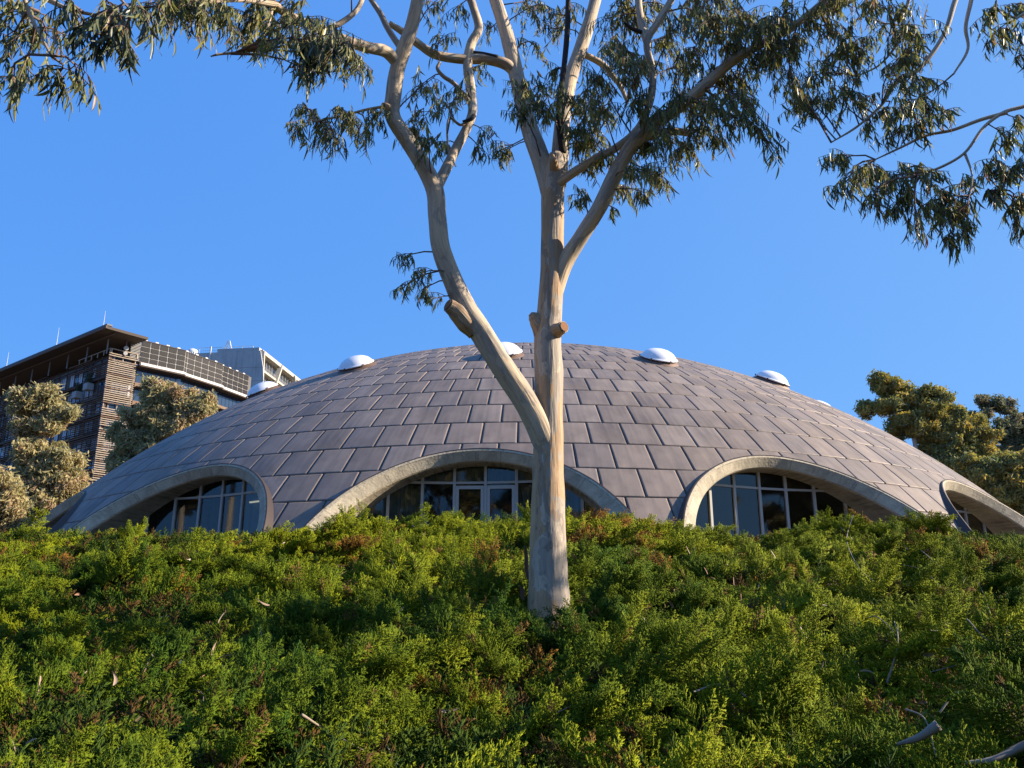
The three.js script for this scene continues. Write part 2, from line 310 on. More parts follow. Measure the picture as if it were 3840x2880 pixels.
// ---------------------------------------------------------------- far buildings
const unitBox = new THREE.BoxGeometry(1, 1, 1);
function face(group, x, z, theta, base) {                               // boxes set on a facade: u along it, y up, n out of it
  const o = V(x, 0, z), ux = V(Math.cos(theta), 0, -Math.sin(theta)), un = V(Math.sin(theta), 0, Math.cos(theta));
  const f = (name, mat, u0, u1, y0, y1, n0, n1, parent = group) => {
    const m = mesh(name, unitBox, mat, parent), c = o.clone().addScaledVector(ux, (u0 + u1) / 2).addScaledVector(un, (n0 + n1) / 2);
    m.position.set(c.x - base.x, (y0 + y1) / 2 - base.y, c.z - base.z); m.rotation.y = theta; m.scale.set(u1 - u0, y1 - y0, n1 - n0); return m;
  };
  f.geo = (u0, u1, y0, y1, n0, n1) => { const c = o.clone().addScaledVector(ux, (u0 + u1) / 2).addScaledVector(un, (n0 + n1) / 2); return new THREE.BoxGeometry(u1 - u0, y1 - y0, n1 - n0).rotateY(theta).translate(c.x - base.x, (y0 + y1) / 2 - base.y, c.z - base.z); };
  f.point = (u, y, n = 0) => o.clone().addScaledVector(ux, u).addScaledVector(un, n).setY(y);
  f.reach = (px, y, n = 0) => { const p = f.point(0, y, n), k = (px - 1106) / FPX, fw = -p.z * CP + (y - EYE) * SP, dfw = -ux.z * CP; return (k * fw - p.x) / (ux.x - k * dfw); };
  return f;
}
{ // timber-screened office block
  const K = at(233, 800, 150), base = V(K.x, 3.1, K.z), b = thing('timber_screen_building', base, 'brown office block with timber slats and solar panels left of the dome', 'building');
  const rr = rng(5);
  const wood = [[0.17, 0.092, 0.055], [0.12, 0.07, 0.048], [0.22, 0.14, 0.09], [0.085, 0.055, 0.042], [0.15, 0.10, 0.075]].map((c) => std(c, 0.85));
  const woodSunlit = std([0.42, 0.34, 0.26], 0.8), dark = std([0.13, 0.12, 0.115], 0.8), soffit = std([0.075, 0.055, 0.042], 0.8), white = std([0.74, 0.70, 0.64], 0.6), steel = std([0.30, 0.29, 0.28], 0.6);  // pale corner timber: sunlight put into its colour
  const glassBlue = new THREE.MeshPhysicalMaterial({ color: lin(0.03, 0.05, 0.09), roughness: 0.06, metalness: 0.0, specularIntensity: 1, ior: 2.0 }), blindW = std([0.55, 0.58, 0.62], 0.5), pvTex = tex(128, 64, (u, v) => { const g = (u * 12 % 1 < 0.10 || v * 6 % 1 < 0.12) ? 0.05 : 0.012; return [g * 1.1, g, g * 1.05]; }, true);
  const pv = new THREE.MeshPhysicalMaterial({ color: 0xffffff, roughness: 0.5, map: pvTex, specularIntensity: 0.35 }), frameLight = std([0.55, 0.52, 0.48], 0.6), concreteGrey = std([0.36, 0.36, 0.36], 0.8);
  const L = face(b, K.x, K.z, -38 * RAD, base), S1 = face(b, K.x, K.z, 46 * RAD, base);
  const far = -58;
  L('wall', dark, far, -0.3, 4, 51.2, -1.2, -0.9); 
  L('wall', dark, far, -1.5, 51.2, 54.2, -5.0, -4.6);
  // windows behind the screen
  for (let s = 0; s < 9; s++) for (let k = 0; k < 34; k++) {
    const y = 47.7 - s * 3.5, u = -1.4 - k * 1.66; if (u - 1.5 < far) continue;
    const p = rr(); if (p < 0.25) continue;
    const w = L('window', p < 0.62 ? glassBlue : blindW, u - 1.35, u, y, y + 2.3, -0.9, -0.82);
    if (s < 6 && k < 18) { L('window_bar', steel, u - 0.70, u - 0.63, y, y + 2.3, -0.82, -0.78); }
  }
  // floor edges and posts
  for (let s = 0; s < 9; s++) L('floor_edge', wood[3], far, 0, 46.9 - s * 3.5, 47.35 - s * 3.5, -0.85, -0.2);
  for (let k = 0; k < 18; k++) L('screen_post', wood[1], -0.4 - k * 3.3, -0.28 - k * 3.3, 18, 51.4, -0.55, -0.35);
  // slats
  const slats = [];
  for (let j = 0; j < 84; j++) {
    const y = 51.3 - j * 0.385;
    for (let u = -0.2; u > far;) {
      const n = clamp(2 + rr() * 9, 2, 9), keep = fbm(u * 0.13 + 3, j * 0.16, 71, 2), open = noise(u * 0.3, j * 0.11 + 7, 75);
      if (keep > 0.36 && !(open > 0.66 && j % 2)) slats.push([u - n + 0.04, u, y, rr(), rr()]);
      u -= n;
    }
  }
  slats.sort((a, b2) => (b2[1] + b2[2] * 0.8) - (a[1] + a[2] * 0.8));
  const restS = wood.map(() => []);
  slats.forEach(([u0, u1, y, p, q], i) => { const w = Math.floor(p * 5), a = [Math.max(u0, far), u1, y, y + 0.11, -0.30 + q * 0.12, -0.06 + q * 0.16]; if (i < 260) L('slat', wood[w], ...a); else restS[w].push(L.geo(...a)); });
  restS.forEach((g, i) => { if (g.length) mesh('slat', mergeGeometries(g), wood[i], b).userData.kind = 'stuff'; });
  // roof with a deep overhang
  const UE = S1.reach(283, 53);
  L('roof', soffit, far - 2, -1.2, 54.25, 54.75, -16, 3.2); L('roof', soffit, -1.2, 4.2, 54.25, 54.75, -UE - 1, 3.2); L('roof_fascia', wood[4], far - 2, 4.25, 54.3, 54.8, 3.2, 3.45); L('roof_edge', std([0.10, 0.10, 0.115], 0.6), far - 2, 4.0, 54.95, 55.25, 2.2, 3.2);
  for (let k = 0; k < 30; k++) L('roof_bracket', white, -1 - k * 1.9, -0.2 - k * 1.9, 55.24, 55.40, 2.4, 2.75);
  L('soffit_beam', wood[4], far, 3.4, 53.95, 54.25, 1.1, 1.3);
  for (let k = 0; k < 8; k++) L('roof_post', steel, -0.9 - k * 7.6, -0.72 - k * 7.6, 51.3, 54.2, 0.2, 0.36);
  for (const [k, h] of [[0, 3.4], [18, 4.2], [40, 3.6]]) { const m = mesh('roof_antenna', new THREE.CylinderGeometry(0.02, 0.05, h, 6), white, b), p = L.point(1 - k, 55.2 + h / 2, 2.4); m.position.copy(p).sub(base); }
  L('balustrade', woodSunlit, -12, 0.2, 52.15, 52.27, 0.0, 0.12); for (let k = 0; k < 6; k++) L('balustrade_post', woodSunlit, -0.05 - k * 2.3, 0.1 - k * 2.3, 51.3, 52.15, 0.0, 0.12);
  // planters with shrubs
  const shrub = std([0.05, 0.06, 0.03], 0.95);
  for (const [u, y] of [[-5.2, 45.2], [-9.2, 44.3], [-18.5, 43.2], [-25, 36]]) {
    L('planter', concreteGrey, u - 1.6, u, y, y + 1.25, -0.3, 0.9);
    const g = []; for (let i = 0; i < 60; i++) { const p = L.point(u - 0.8 + (rr() - 0.5) * 1.7, y + 1.3 + rr() * 1.8, 0.3 + (rr() - 0.5) * 1.0); g.push(new THREE.TetrahedronGeometry(0.16 + rr() * 0.12).rotateX(rr() * 6).rotateY(rr() * 6).translate(p.x - base.x, p.y - base.y, p.z - base.z)); }
    mesh('planter_shrub', mergeGeometries(g), shrub, b);
  }
  // slatted corner wrapping to the right face
  const U1 = S1.reach(290, 47);
  S1('wall', dark, 0.3, U1 + 1, 4, 50.2, -1.4, -1.0);
  for (let j = 0; j < 62; j++) { if (j === 2 || j === 25 || j === 26 || j === 36) continue; const y = 51.3 - j * 0.385; S1('corner_slat', j % 7 === 3 ? wood[2] : woodSunlit, -0.15, U1, y, y + 0.13, -0.2 - (j % 3) * 0.03, 0.06 + (j % 2) * 0.03); }
  for (const u of [0.05, U1 / 2, U1 - 0.2]) S1('screen_post', woodSunlit, u, u + 0.14, 18, 51.4, -0.38, -0.24);
  S1('balustrade', woodSunlit, 0.1, U1, 52.15, 52.3, 0, 0.12); for (let k = 0; k < 3; k++) S1('balustrade_post', woodSunlit, 0.1 + k * U1 / 2.1, 0.3 + k * U1 / 2.1, 51.3, 52.15, 0, 0.14);
  for (let k = 0; k < 4; k++) S1('strip_light_panel', white, 0.5 + k * U1 / 4.2, 0.5 + k * U1 / 4.2 + 1.1, 50.1, 50.3, -0.15, 0.05);
  for (let s = 0; s < 7; s++) { S1('window', s % 3 === 1 ? blindW : glassBlue, 0.4, U1 - 0.2, 47.6 - s * 3.5, 49.6 - s * 3.5, -1.0, -0.9); S1('floor_edge', wood[2], 0.2, U1, 46.8 - s * 3.5, 47.4 - s * 3.5, -1.0, -0.25); }
  // dish under the roof corner
  for (const [y, r] of [[51.6, 0.42], [50.6, 0.36]]) { const p = S1.point(2.6, y + 1.2, 0.35), m = mesh('round_lamp', new THREE.CylinderGeometry(r, r, 0.12, 20).rotateX(Math.PI / 2).rotateY(20 * RAD), white, b); m.position.copy(p).sub(base); }
  { const p = S1.point(2.6, 53.6, 0.3), m = mesh('lamp_pole', new THREE.CylinderGeometry(0.06, 0.06, 2.4, 8), steel, b); m.position.copy(p).sub(base); }
  // louvres, then three stepped bays with solar panels over ribbon windows
  const U2 = S1.reach(305, 53);
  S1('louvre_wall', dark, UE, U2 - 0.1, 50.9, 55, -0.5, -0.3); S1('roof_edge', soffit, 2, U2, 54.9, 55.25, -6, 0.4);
  for (let j = 0; j < 14; j++) S1('louvre', steel, UE, U2 - 0.15, 51.0 + j * 0.29, 51.13 + j * 0.29, -0.3, -0.02);
  let start = S1.point(U2, 0), th = 46;
  for (const [endPx, ang] of [[400, 46], [479.5, 62], [536, 67.4]]) {
    const F = face(b, start.x, start.z, ang * RAD, base), len = F.reach(endPx, 53), cols = endPx === 400 ? 5 : 5.5;
    F('panel_backing', frameLight, 0, len, 50.9, 55.1, -0.35, -0.08);
    const cw = len / cols, ch = 4.15 / 4;
    for (let c2 = 0; c2 < cols; c2++) for (let r2 = 0; r2 < 4; r2++) F('solar_panel', pv, (cols === 5 ? c2 * cw : Math.max(0, (c2 - 0.5) * cw)) + 0.08, (cols === 5 ? (c2 + 1) * cw : (c2 + 0.5) * cw) - 0.08, 50.93 + r2 * ch + 0.06, 50.93 + (r2 + 1) * ch - 0.06, -0.08, 0.0);
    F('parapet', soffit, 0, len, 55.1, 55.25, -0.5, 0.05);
    for (let k = 0; k < 4; k++) F('roof_bracket', white, k * len / 4 + 0.4, k * len / 4 + 1.0, 55.25, 55.5, -0.45, -0.1);
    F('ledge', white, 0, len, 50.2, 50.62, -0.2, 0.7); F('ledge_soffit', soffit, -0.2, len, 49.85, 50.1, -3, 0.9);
    for (let s = 0; s < 7; s++) {
      const y = 47.0 - s * 3.5;
      const nW = 8; for (let k = 0; k < nW; k++) { F('ribbon_window', glassBlue, k * len / nW + 0.05, (k + 1) * len / nW - 0.05, y, y + 2.9, -1.0, -0.92); }
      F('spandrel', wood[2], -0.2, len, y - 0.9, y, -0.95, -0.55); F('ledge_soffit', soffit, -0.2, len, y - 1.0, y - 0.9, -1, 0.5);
    }
    F('inner_wall', dark, -0.2, len, 4, 50, -1.4, -1.02);
    start = F.point(len, 0, -0.5);
    if (endPx === 536) F('end_wall', dark, len, len + 0.9, 4, 55.2, -6, -0.1);
  }
}
{ // concrete tower behind it
  const K = at(564, 758, 215), base = V(K.x, 3.1, K.z), b = thing('concrete_tower', base, 'pale grey concrete building with slanted window bays behind the slatted block', 'building');
  const wallTex = tex(256, 256, (u, v) => { const n = fbm(u * 6, v * 6, 91, 4, 6), s = fbm(u * 30, v * 2, 95, 3, [30, 2]); const k = 0.8 + 0.25 * n - 0.15 * smooth(0.55, 0.8, s); return [0.52 * k, 0.51 * k, 0.50 * k]; }, true);
  const wall = std([1, 1, 1], 0.85, { map: wallTex }), cream = std([0.52, 0.47, 0.38], 0.8), backConcrete = std([0.34, 0.33, 0.31], 0.85), rail = std([0.30, 0.30, 0.31], 0.6), white = std([0.68, 0.68, 0.68], 0.5);  // backing and recessed walls are plain mid-grey concrete
  const gl = new THREE.MeshPhysicalMaterial({ color: lin(0.05, 0.07, 0.1), roughness: 0.08, ior: 1.9 });
  const Fr = face(b, K.x, K.z, -7 * RAD, base), Sd = face(b, K.x, K.z, 83 * RAD, base), T = K.y;
  // front wall panels with a slanted corner
  const edge = (y) => table([[3, 1.0], [T - 9.6, 1.0], [T - 7.6, 1.75], [T, 0]], y);
  const us = [-40, -26, -15.4, -6.2, null], ys = [3.1, T - 24, T - 8.3, T - 4.6, T - 0.02];
  for (let i = 0; i < 4; i++) for (let j = 0; j < 4; j++) {
    const y0 = ys[j] + 0.03, y1 = ys[j + 1] - 0.03, sh = new THREE.Shape();
    const R0 = us[i + 1] === null ? [edge(y0), ...(j === 1 || j === 2 ? [] : []), edge(y1)] : [us[i + 1] - 0.04, us[i + 1] - 0.04];
    sh.moveTo(us[i], y0); sh.lineTo(R0[0], y0); if (us[i + 1] === null && j === 1) { sh.lineTo(1.0, T - 9.6); } sh.lineTo(R0[1], y1); sh.lineTo(us[i], y1);
    const g = new THREE.ExtrudeGeometry(sh, { depth: 0.4, bevelEnabled: false });
    { const p = g.attributes.position, uv = g.attributes.uv; for (let k = 0; k < p.count; k++) uv.setXY(k, p.getX(k) * 0.08, p.getY(k) * 0.08); }
    g.rotateY(-7 * RAD).translate(K.x - base.x, -base.y, K.z - base.z); mesh('wall_panel', g, wall, b);
  }
  Fr('backing', backConcrete, -40, 0.2, 3.2, T - 0.1, -0.6, -0.02);
  Fr('parapet', wall, -12, -0.4, T, T + 0.9, -1.4, 0.3);
  Fr('drain_pipe', white, -13.9, -13.6, T - 10, T + 1.6, 0.42, 0.7);
  for (let k = 0; k < 5; k++) Fr('duct', white, -21 + k * 0.62, -20.6 + k * 0.62, T - 10, T + 0.2, 0.42, 0.8);
  { const m = mesh('roof_equipment', new THREE.SphereGeometry(1.2, 10, 8), white, b), p = Fr.point(-19.6, T + 0.7, -1); m.position.copy(p).sub(base); m.scale.set(1.25, 0.9, 1); }
  Fr('roof_equipment', white, -11.6, -8.6, T + 0.9, T + 1.5, -3, -1.2); for (const [u0, u1] of [[-11.2, -10.4], [-10.4, -10.1], [-9.2, -9.9]]) { const p = Fr.point(u0, T + 1.4, -2), q = Fr.point(u1, T + 3.9, -2), m = mesh('roof_equipment_leg', new THREE.CylinderGeometry(0.12, 0.16, p.distanceTo(q), 6), white, b); m.position.copy(p).add(q).multiplyScalar(0.5).sub(base); m.quaternion.setFromUnitVectors(V(0, 1, 0), q.clone().sub(p).normalize()); }
  for (let k = 0; k < 6; k++) Fr('rail_post', white, -18 + k * 3, -17.9 + k * 3, T, T + 2.1, -1.6, -1.5); Fr('rail', white, -18, -2.9, T + 2.0, T + 2.08, -1.6, -1.5); Fr('rail', white, -18, -2.9, T + 1.2, T + 1.26, -1.6, -1.5);
  // window side: slabs, recessed windows, slanted fins
  Sd('roof_slab', cream, 0.2, 40, T - 0.6, T + 0.35, -5, 0.5);
  for (let f = 0; f < 5; f++) {
    const y = T - 5.2 - f * 4.3;
    Sd('floor_slab', cream, 0.4, 40, y, y + 0.55, -2.2, 0.35);
    for (let k = 0; k < 20; k++) { const w = Sd('window', gl, 0.6 + k * 1.95, 0.6 + k * 1.95 + 1.8, y + 1.3, y + 3.7, -1.3, -1.2); Sd('window_mullion', cream, 0.5 + k * 1.95, 0.6 + k * 1.95, y + 0.55, y + 4.2, -1.25, -1.0); }
    for (let q = 0; q < 3; q++) Sd('balcony_rail', rail, 0.4, 40, y + 0.85 + q * 0.32, y + 0.93 + q * 0.32, 0.05, 0.12);
    Sd('wall', backConcrete, 0.4, 40, y + 0.5, y + 4.3, -1.6, -1.35);
  }
  const fin = (u0, y0, u1, y1) => { const p = Sd.point(u0, y0, 0.3), q = Sd.point(u1, y1, 0.3), m = mesh('slanted_fin', unitBox, cream, b); m.position.copy(p).add(q).multiplyScalar(0.5).sub(base); const d = q.clone().sub(p); m.scale.set(0.5, d.length(), 1.3); const yA = d.clone().normalize(), zA = V(Math.sin(83 * RAD), 0, Math.cos(83 * RAD)), xA = yA.clone().cross(zA).normalize(); m.quaternion.setFromRotationMatrix(new THREE.Matrix4().makeBasis(xA, yA, zA.clone().crossVectors(xA, yA))); };
  fin(0.3, T, 0.9, T - 8.6); fin(0.9, T - 8.6, 0.2, T - 17); fin(13, T, 8.5, T - 8.8); fin(8.5, T - 8.8, 12.5, T - 17); fin(22.5, T, 26.5, T - 8.8); fin(35, T, 31, T - 8.8);
}

// ---------------------------------------------------------------- wood and leaves
function barkTexture(seed, w, h, tones) {                                // smooth-barked gum: cream skin, grey and tan plates with hard edges
  return tex(w, h, (u, v) => {
    const w1 = (fbm(u * 6, v * 6, seed + 1, 4, 6) - 0.5) * 1.6, w2 = (fbm(u * 6, v * 6, seed + 11, 4, 6) - 0.5) * 1.6;
    const streak = fbm(u * 36, v * 5, seed + 2, 3, [36, 5]), fine = fbm(u * 90, v * 30, seed + 3, 2, [90, 30]);
    const a = fbm(u * 4 + w1, v * 3 + w2, seed + 4, 4, [4, 3]), pa = fbm(u * 3 + w1 * 0.7, v * 2 + w2 * 1.2, seed + 5, 5, [3, 2]), pb = fbm(u * 4 + w2, v * 2 + w1, seed + 6, 5, [4, 2]), pc = fbm(u * 3 + w2, v * 3 + w1 * 1.4, seed + 7, 5, 3);
    let c = [0.56, 0.43, 0.29];
    const mixc = (d, t) => { c = c.map((x, i) => lerp(x, d[i], t)); };
    mixc([0.50, 0.42, 0.33], smooth(0.40, 0.55, a) * 0.7);
    mixc([0.34, 0.285, 0.23], smooth(0.505, 0.52, pa) * tones.grey);                        // grey old bark
    mixc([0.47, 0.28, 0.13], smooth(0.555, 0.57, pb) * 0.75 * tones.tan);                  // fresh tan plates
    mixc([0.15, 0.12, 0.105], smooth(0.61, 0.625, pc) * 0.8 * tones.dark);                // dark remnants
    const sp = noise(u * 60, v * 50, seed + 8, [60, 50]), crack = Math.abs(fbm(u * 9 + w1, v * 3 + w2, seed + 9, 4, [9, 3]) - 0.5) < 0.006 ? 0.25 : 0; const k = 0.76 + 0.46 * streak + 0.2 * (fine - 0.5) - (sp > 0.965 ? 0.5 : 0) - crack;
    return c.map((x) => x * k);
  }, true, [1, 1]);
}
const barkBump = tex(512, 512, (u, v) => { const n = 0.5 * fbm(u * 30, v * 6, 141, 4, [30, 6]) + 0.5 * fbm(u * 6, v * 6, 145, 4, 6); return [n, n, n]; });
const barkMain = std([1, 1, 1], 0.78, { map: barkTexture(100, 1024, 1024, { grey: 0.85, tan: 0.9, dark: 0.6 }), bumpMap: barkBump, bumpScale: 0.02 });
const barkLimb = std([1, 1, 1], 0.78, { map: barkTexture(200, 512, 512, { grey: 0.7, tan: 0.6, dark: 0.5 }), bumpMap: barkBump, bumpScale: 0.015 });
const twigMat = std([0.16, 0.105, 0.085], 0.85), deadMat = std([0.035, 0.028, 0.026], 0.9);
const leafMats = [[0.055, 0.075, 0.040], [0.075, 0.092, 0.036], [0.050, 0.070, 0.045], [0.11, 0.115, 0.04], [0.13, 0.08, 0.045]].map((c) => std(c, 0.42));

function tube(pts, sides, bump = 0, seed = 1, capEnd = true) {             // pts: {p, r}; swept along a smooth curve, uv in units of about two metres
  const curve = new THREE.CatmullRomCurve3(pts.map((q) => q.p), false, 'centripetal'), n = Math.max(4, Math.min(160, (pts.length - 1) * 7));
  const pos = [], uv = [], idx = [], wrap = Math.max(1, Math.round(Math.max(...pts.map((q) => q.r)) * 6.28 * 0.8)) * (Math.max(...pts.map((q) => q.r)) < 0.08 ? 0.5 : 1); let nrm = V(0.3, 0.1, 1), run = 0, last = null;
  for (let i = 0; i <= n; i++) {
    const t = i / n, p = curve.getPoint(t), T = curve.getTangent(t).normalize();
    nrm = nrm.clone().addScaledVector(T, -nrm.dot(T)).normalize(); const bi = T.clone().cross(nrm);
    const k = t * (pts.length - 1), a = Math.min(pts.length - 2, Math.floor(k)), r = lerp(pts[a].r, pts[a + 1].r, smooth(0, 1, k - a));
    if (last) run += p.distanceTo(last); last = p;
    for (let s = 0; s <= sides; s++) {
      const w = s / sides * Math.PI * 2, rr = r * (1 + bump * (fbm(Math.cos(w) * 1.2 + run * 1.7 + seed, Math.sin(w) * 1.2 + run * 0.6, seed, 3) - 0.5));
      pos.push(p.x + (nrm.x * Math.cos(w) + bi.x * Math.sin(w)) * rr, p.y + (nrm.y * Math.cos(w) + bi.y * Math.sin(w)) * rr, p.z + (nrm.z * Math.cos(w) + bi.z * Math.sin(w)) * rr);
      uv.push(s / sides * wrap, run * 0.42 + seed * 0.13);
    }
  }
  const W = sides + 1; for (let i = 0; i < n; i++) for (let s = 0; s < sides; s++) { const a = i * W + s, b = a + W; idx.push(a, a + 1, b, a + 1, b + 1, b); }
  for (const [row, flip] of capEnd ? [[0, true], [n, false]] : []) { const c = pos.length / 3, q = curve.getPoint(row / n); pos.push(q.x, q.y, q.z); uv.push(0.5, 0); for (let s = 0; s < sides; s++) { const a = row * W + s; flip ? idx.push(c, a + 1, a) : idx.push(c, a, a + 1); } }
  const g = geo(pos, idx, uv), N = g.attributes.normal; for (let i = 0; i <= n; i++) { const a = i * W, b = a + sides; const x = N.getX(a) + N.getX(b), y = N.getY(a) + N.getY(b), z = N.getZ(a) + N.getZ(b), l = Math.hypot(x, y, z) || 1; N.setXYZ(a, x / l, y / l, z / l); N.setXYZ(b, x / l, y / l, z / l); }
  return g;
}
function leafGeometry(curl, n = 5) {                                     // a hanging sickle leaf of unit length, stalk at the origin
  const pos = [], idx = [], uv = [];
  for (let i = 0; i <= n; i++) {
    const t = i / n, w = 0.058 * Math.pow(Math.sin(Math.PI * Math.pow(0.04 + t * 0.95, 0.8)), 0.9) + 0.004, x = curl * t * t * 0.55 - curl * 0.1 * t, y = -t * (1 - 0.12 * curl * curl * t);
    pos.push(x - w, y, 0.012, x, y, -0.006, x + w, y, 0.012); uv.push(0, t, 0.5, t, 1, t);
    if (i) { const a = 3 * i - 3; idx.push(a, a + 3, a + 1, a + 1, a + 3, a + 4, a + 1, a + 4, a + 2, a + 2, a + 4, a + 5); }
  }
  return geo(pos, idx, uv);
}
const leafGeos = [leafGeometry(0.35), leafGeometry(-0.3), leafGeometry(0.75), leafGeometry(-0.6), leafGeometry(0.08)];

function limbPts(list) { return list.map(([px, py, d, w]) => ({ p: at(px, py, d), r: w / 2 * metresPerPx(py, d) })); }
function eucalypt(name, base, label, trunkList, limbLists, clusters, seed, o = {}) {
  const t = thing(name, base, label, 'tree'), rr = rng(seed), samples = [];
  const add = (pl) => { const c = new THREE.CatmullRomCurve3(pl.map((q) => q.p), false, 'centripetal'); for (let i = 0; i <= pl.length * 5; i++) { const k = i / (pl.length * 5), e = Math.min(pl.length - 1, Math.round(k * (pl.length - 1))); samples.push([c.getPoint(k), pl[e].r]); } };
  if (trunkList) mesh('trunk', place(tube(trunkList, 28, 0.16, seed % 7 + 1), base), barkMain, t);
  const limbs = [];
  limbLists.forEach((pl, i) => { add(pl); const dead = pl.dead; limbs.push(mesh(dead ? 'dead_branch' : pl[0].r > 0.03 ? 'limb' : 'branch', place(tube(pl, pl[0].r > 0.05 ? 18 : 10, 0.20, i % 9 + 2), base), dead ? deadMat : pl[0].r > 0.028 ? barkLimb : barkLimb, t)); });
  // twigs and leaves
  const twigs = [], leaves = [];
  const twig = (a, b, c, r0, r1) => { const q = new THREE.QuadraticBezierCurve3(a, b, c); const pts = []; for (let i = 0; i <= 3; i++) pts.push({ p: q.getPoint(i / 3), r: lerp(r0, r1, i / 3) }); const cv = pts, pos = [], idx = [], uv = []; for (let i = 0; i < 4; i++) { const T = q.getTangent(i / 3), n1 = V(0.31, 0.17, 0.93).cross(T).normalize(), n2 = n1.clone().cross(T); for (let s = 0; s < 3; s++) { const w = s * 2.094, v = cv[i].p.clone().addScaledVector(n1, Math.cos(w) * cv[i].r).addScaledVector(n2, Math.sin(w) * cv[i].r); pos.push(v.x - base.x, v.y - base.y, v.z - base.z); uv.push(s, i); } if (i) for (let s = 0; s < 3; s++) { const p = (i - 1) * 3 + s, p2 = (i - 1) * 3 + (s + 1) % 3; idx.push(p, p2, p + 3, p2, p2 + 3, p + 3); } } twigs.push(geo(pos, idx, uv)); return q; };
  for (const [px, py, d, rad, count, L = 0.13, up = 0] of clusters) {
    const c = at(px, py, d + (rr() - 0.5) * (o.deep ?? 1.2)), spread = rad * 1.45 * metresPerPx(py, d);
    let best = null, bd = 1e9; for (const s of samples) { const e = s[0].distanceTo(c) + (s[0].y < c.y - 0.3 ? 0 : 0.15); if (e < bd) { bd = e; best = s; } }
    const start = best[0], mid = start.clone().lerp(c, 0.5).add(V((rr() - 0.5) * 0.3, 0.12 * bd + 0.05, (rr() - 0.5) * 0.3));
    const main = twig(start, mid, c.clone().add(V(0, spread * 0.5, 0)), clamp(0.008 + bd * 0.006, 0.008, 0.02), 0.005);
    const subs = Math.max(3, Math.round(count * (o.mult ?? 3.8) / 9));
    for (let s = 0; s < subs; s++) {
      const a = main.getPoint(0.55 + 0.45 * rr()), dir = V(rr() - 0.5, (rr() - 0.35) * 0.7 + up, rr() - 0.5).normalize();
      const e = c.clone().add(V((rr() - 0.5) * 2 * spread, (rr() - 0.5) * 1.7 * spread, (rr() - 0.5) * 2 * spread));
      if (up > 0) e.addScaledVector(dir, 0.05);
      const m = a.clone().lerp(e, 0.5).add(V(0, 0.25 * a.distanceTo(e), 0)), q = twig(a, m, e, 0.0048, 0.0022);
      const n = Math.round(6 + rr() * 7);
      for (let k = 0; k < n; k++) {
        const p = q.getPoint(0.3 + 0.7 * (k + rr()) / n), len = L * (0.6 + 0.65 * rr());
        const lean = (o.lean ?? 0.36) * Math.pow(rr(), 0.8) * 1.6, yaw = rr() * 6.283;
        const quat = new THREE.Quaternion().setFromEuler(new THREE.Euler(Math.cos(yaw) * lean, rr() * 6.283, Math.sin(yaw) * lean, 'XZY'));
        leaves.push({ p, quat, len, g: Math.floor(rr() * leafGeos.length), tone: rr(), w: 0.8 + rr() * 0.5 });
      }
    }
  }
  mesh('twigs', mergeGeometries(twigs), twigMat, t).userData.kind = 'stuff';
  leaves.forEach((l) => { const q = project(l.p); l.show = q[2] > 0 && q[0] > 0 && q[0] < 2212 && q[1] > 0 && q[1] < 1659 ? l.len / q[2] : 0; });
  leaves.sort((a, b) => b.show - a.show);
  const M = (l) => new THREE.Matrix4().compose(l.p.clone().sub(base), l.quat, V(l.len * l.w, l.len, l.len));
  const nOwn = Math.min(o.own ?? 300, leaves.length);
  for (let i = 0; i < nOwn; i++) { const l = leaves[i], tn = l.tone, m = mesh('leaf', leafGeos[l.g], leafMats[tn < 0.34 ? 0 : tn < 0.6 ? 1 : tn < 0.84 ? 2 : tn < 0.95 ? 3 : 4], t); M(l).decompose(m.position, m.quaternion, m.scale); }
  for (const soft of [false, true]) leafGeos.forEach((g, gi) => {
    const set = leaves.slice(nOwn).filter((l) => l.g === gi && (l.tone > 0.4) === soft); if (!set.length) return;
    const im = new THREE.InstancedMesh(g, soft ? leafSoft : leafAll, set.length); im.name = 'foliage'; im.castShadow = im.receiveShadow = true; im.userData.kind = 'stuff';
    set.forEach((l, i) => { im.setMatrixAt(i, M(l)); const k = l.tone; im.setColorAt(i, lin(...(k < 0.22 ? [0.085, 0.102, 0.042] : k < 0.5 ? [0.14, 0.145, 0.045] : k < 0.8 ? [0.25, 0.265, 0.065] : k < 0.95 ? [0.38, 0.34, 0.08] : [0.27, 0.15, 0.075]))); });
    t.add(im);
  });
  return t;
}
const leafAll = new THREE.MeshPhysicalMaterial({ color: 0xffffff, roughness: 0.45, specularIntensity: 0.6 }), leafSoft = new THREE.MeshPhysicalMaterial({ color: 0xffffff, roughness: 1, transmission: 0.45, thickness: 0 });

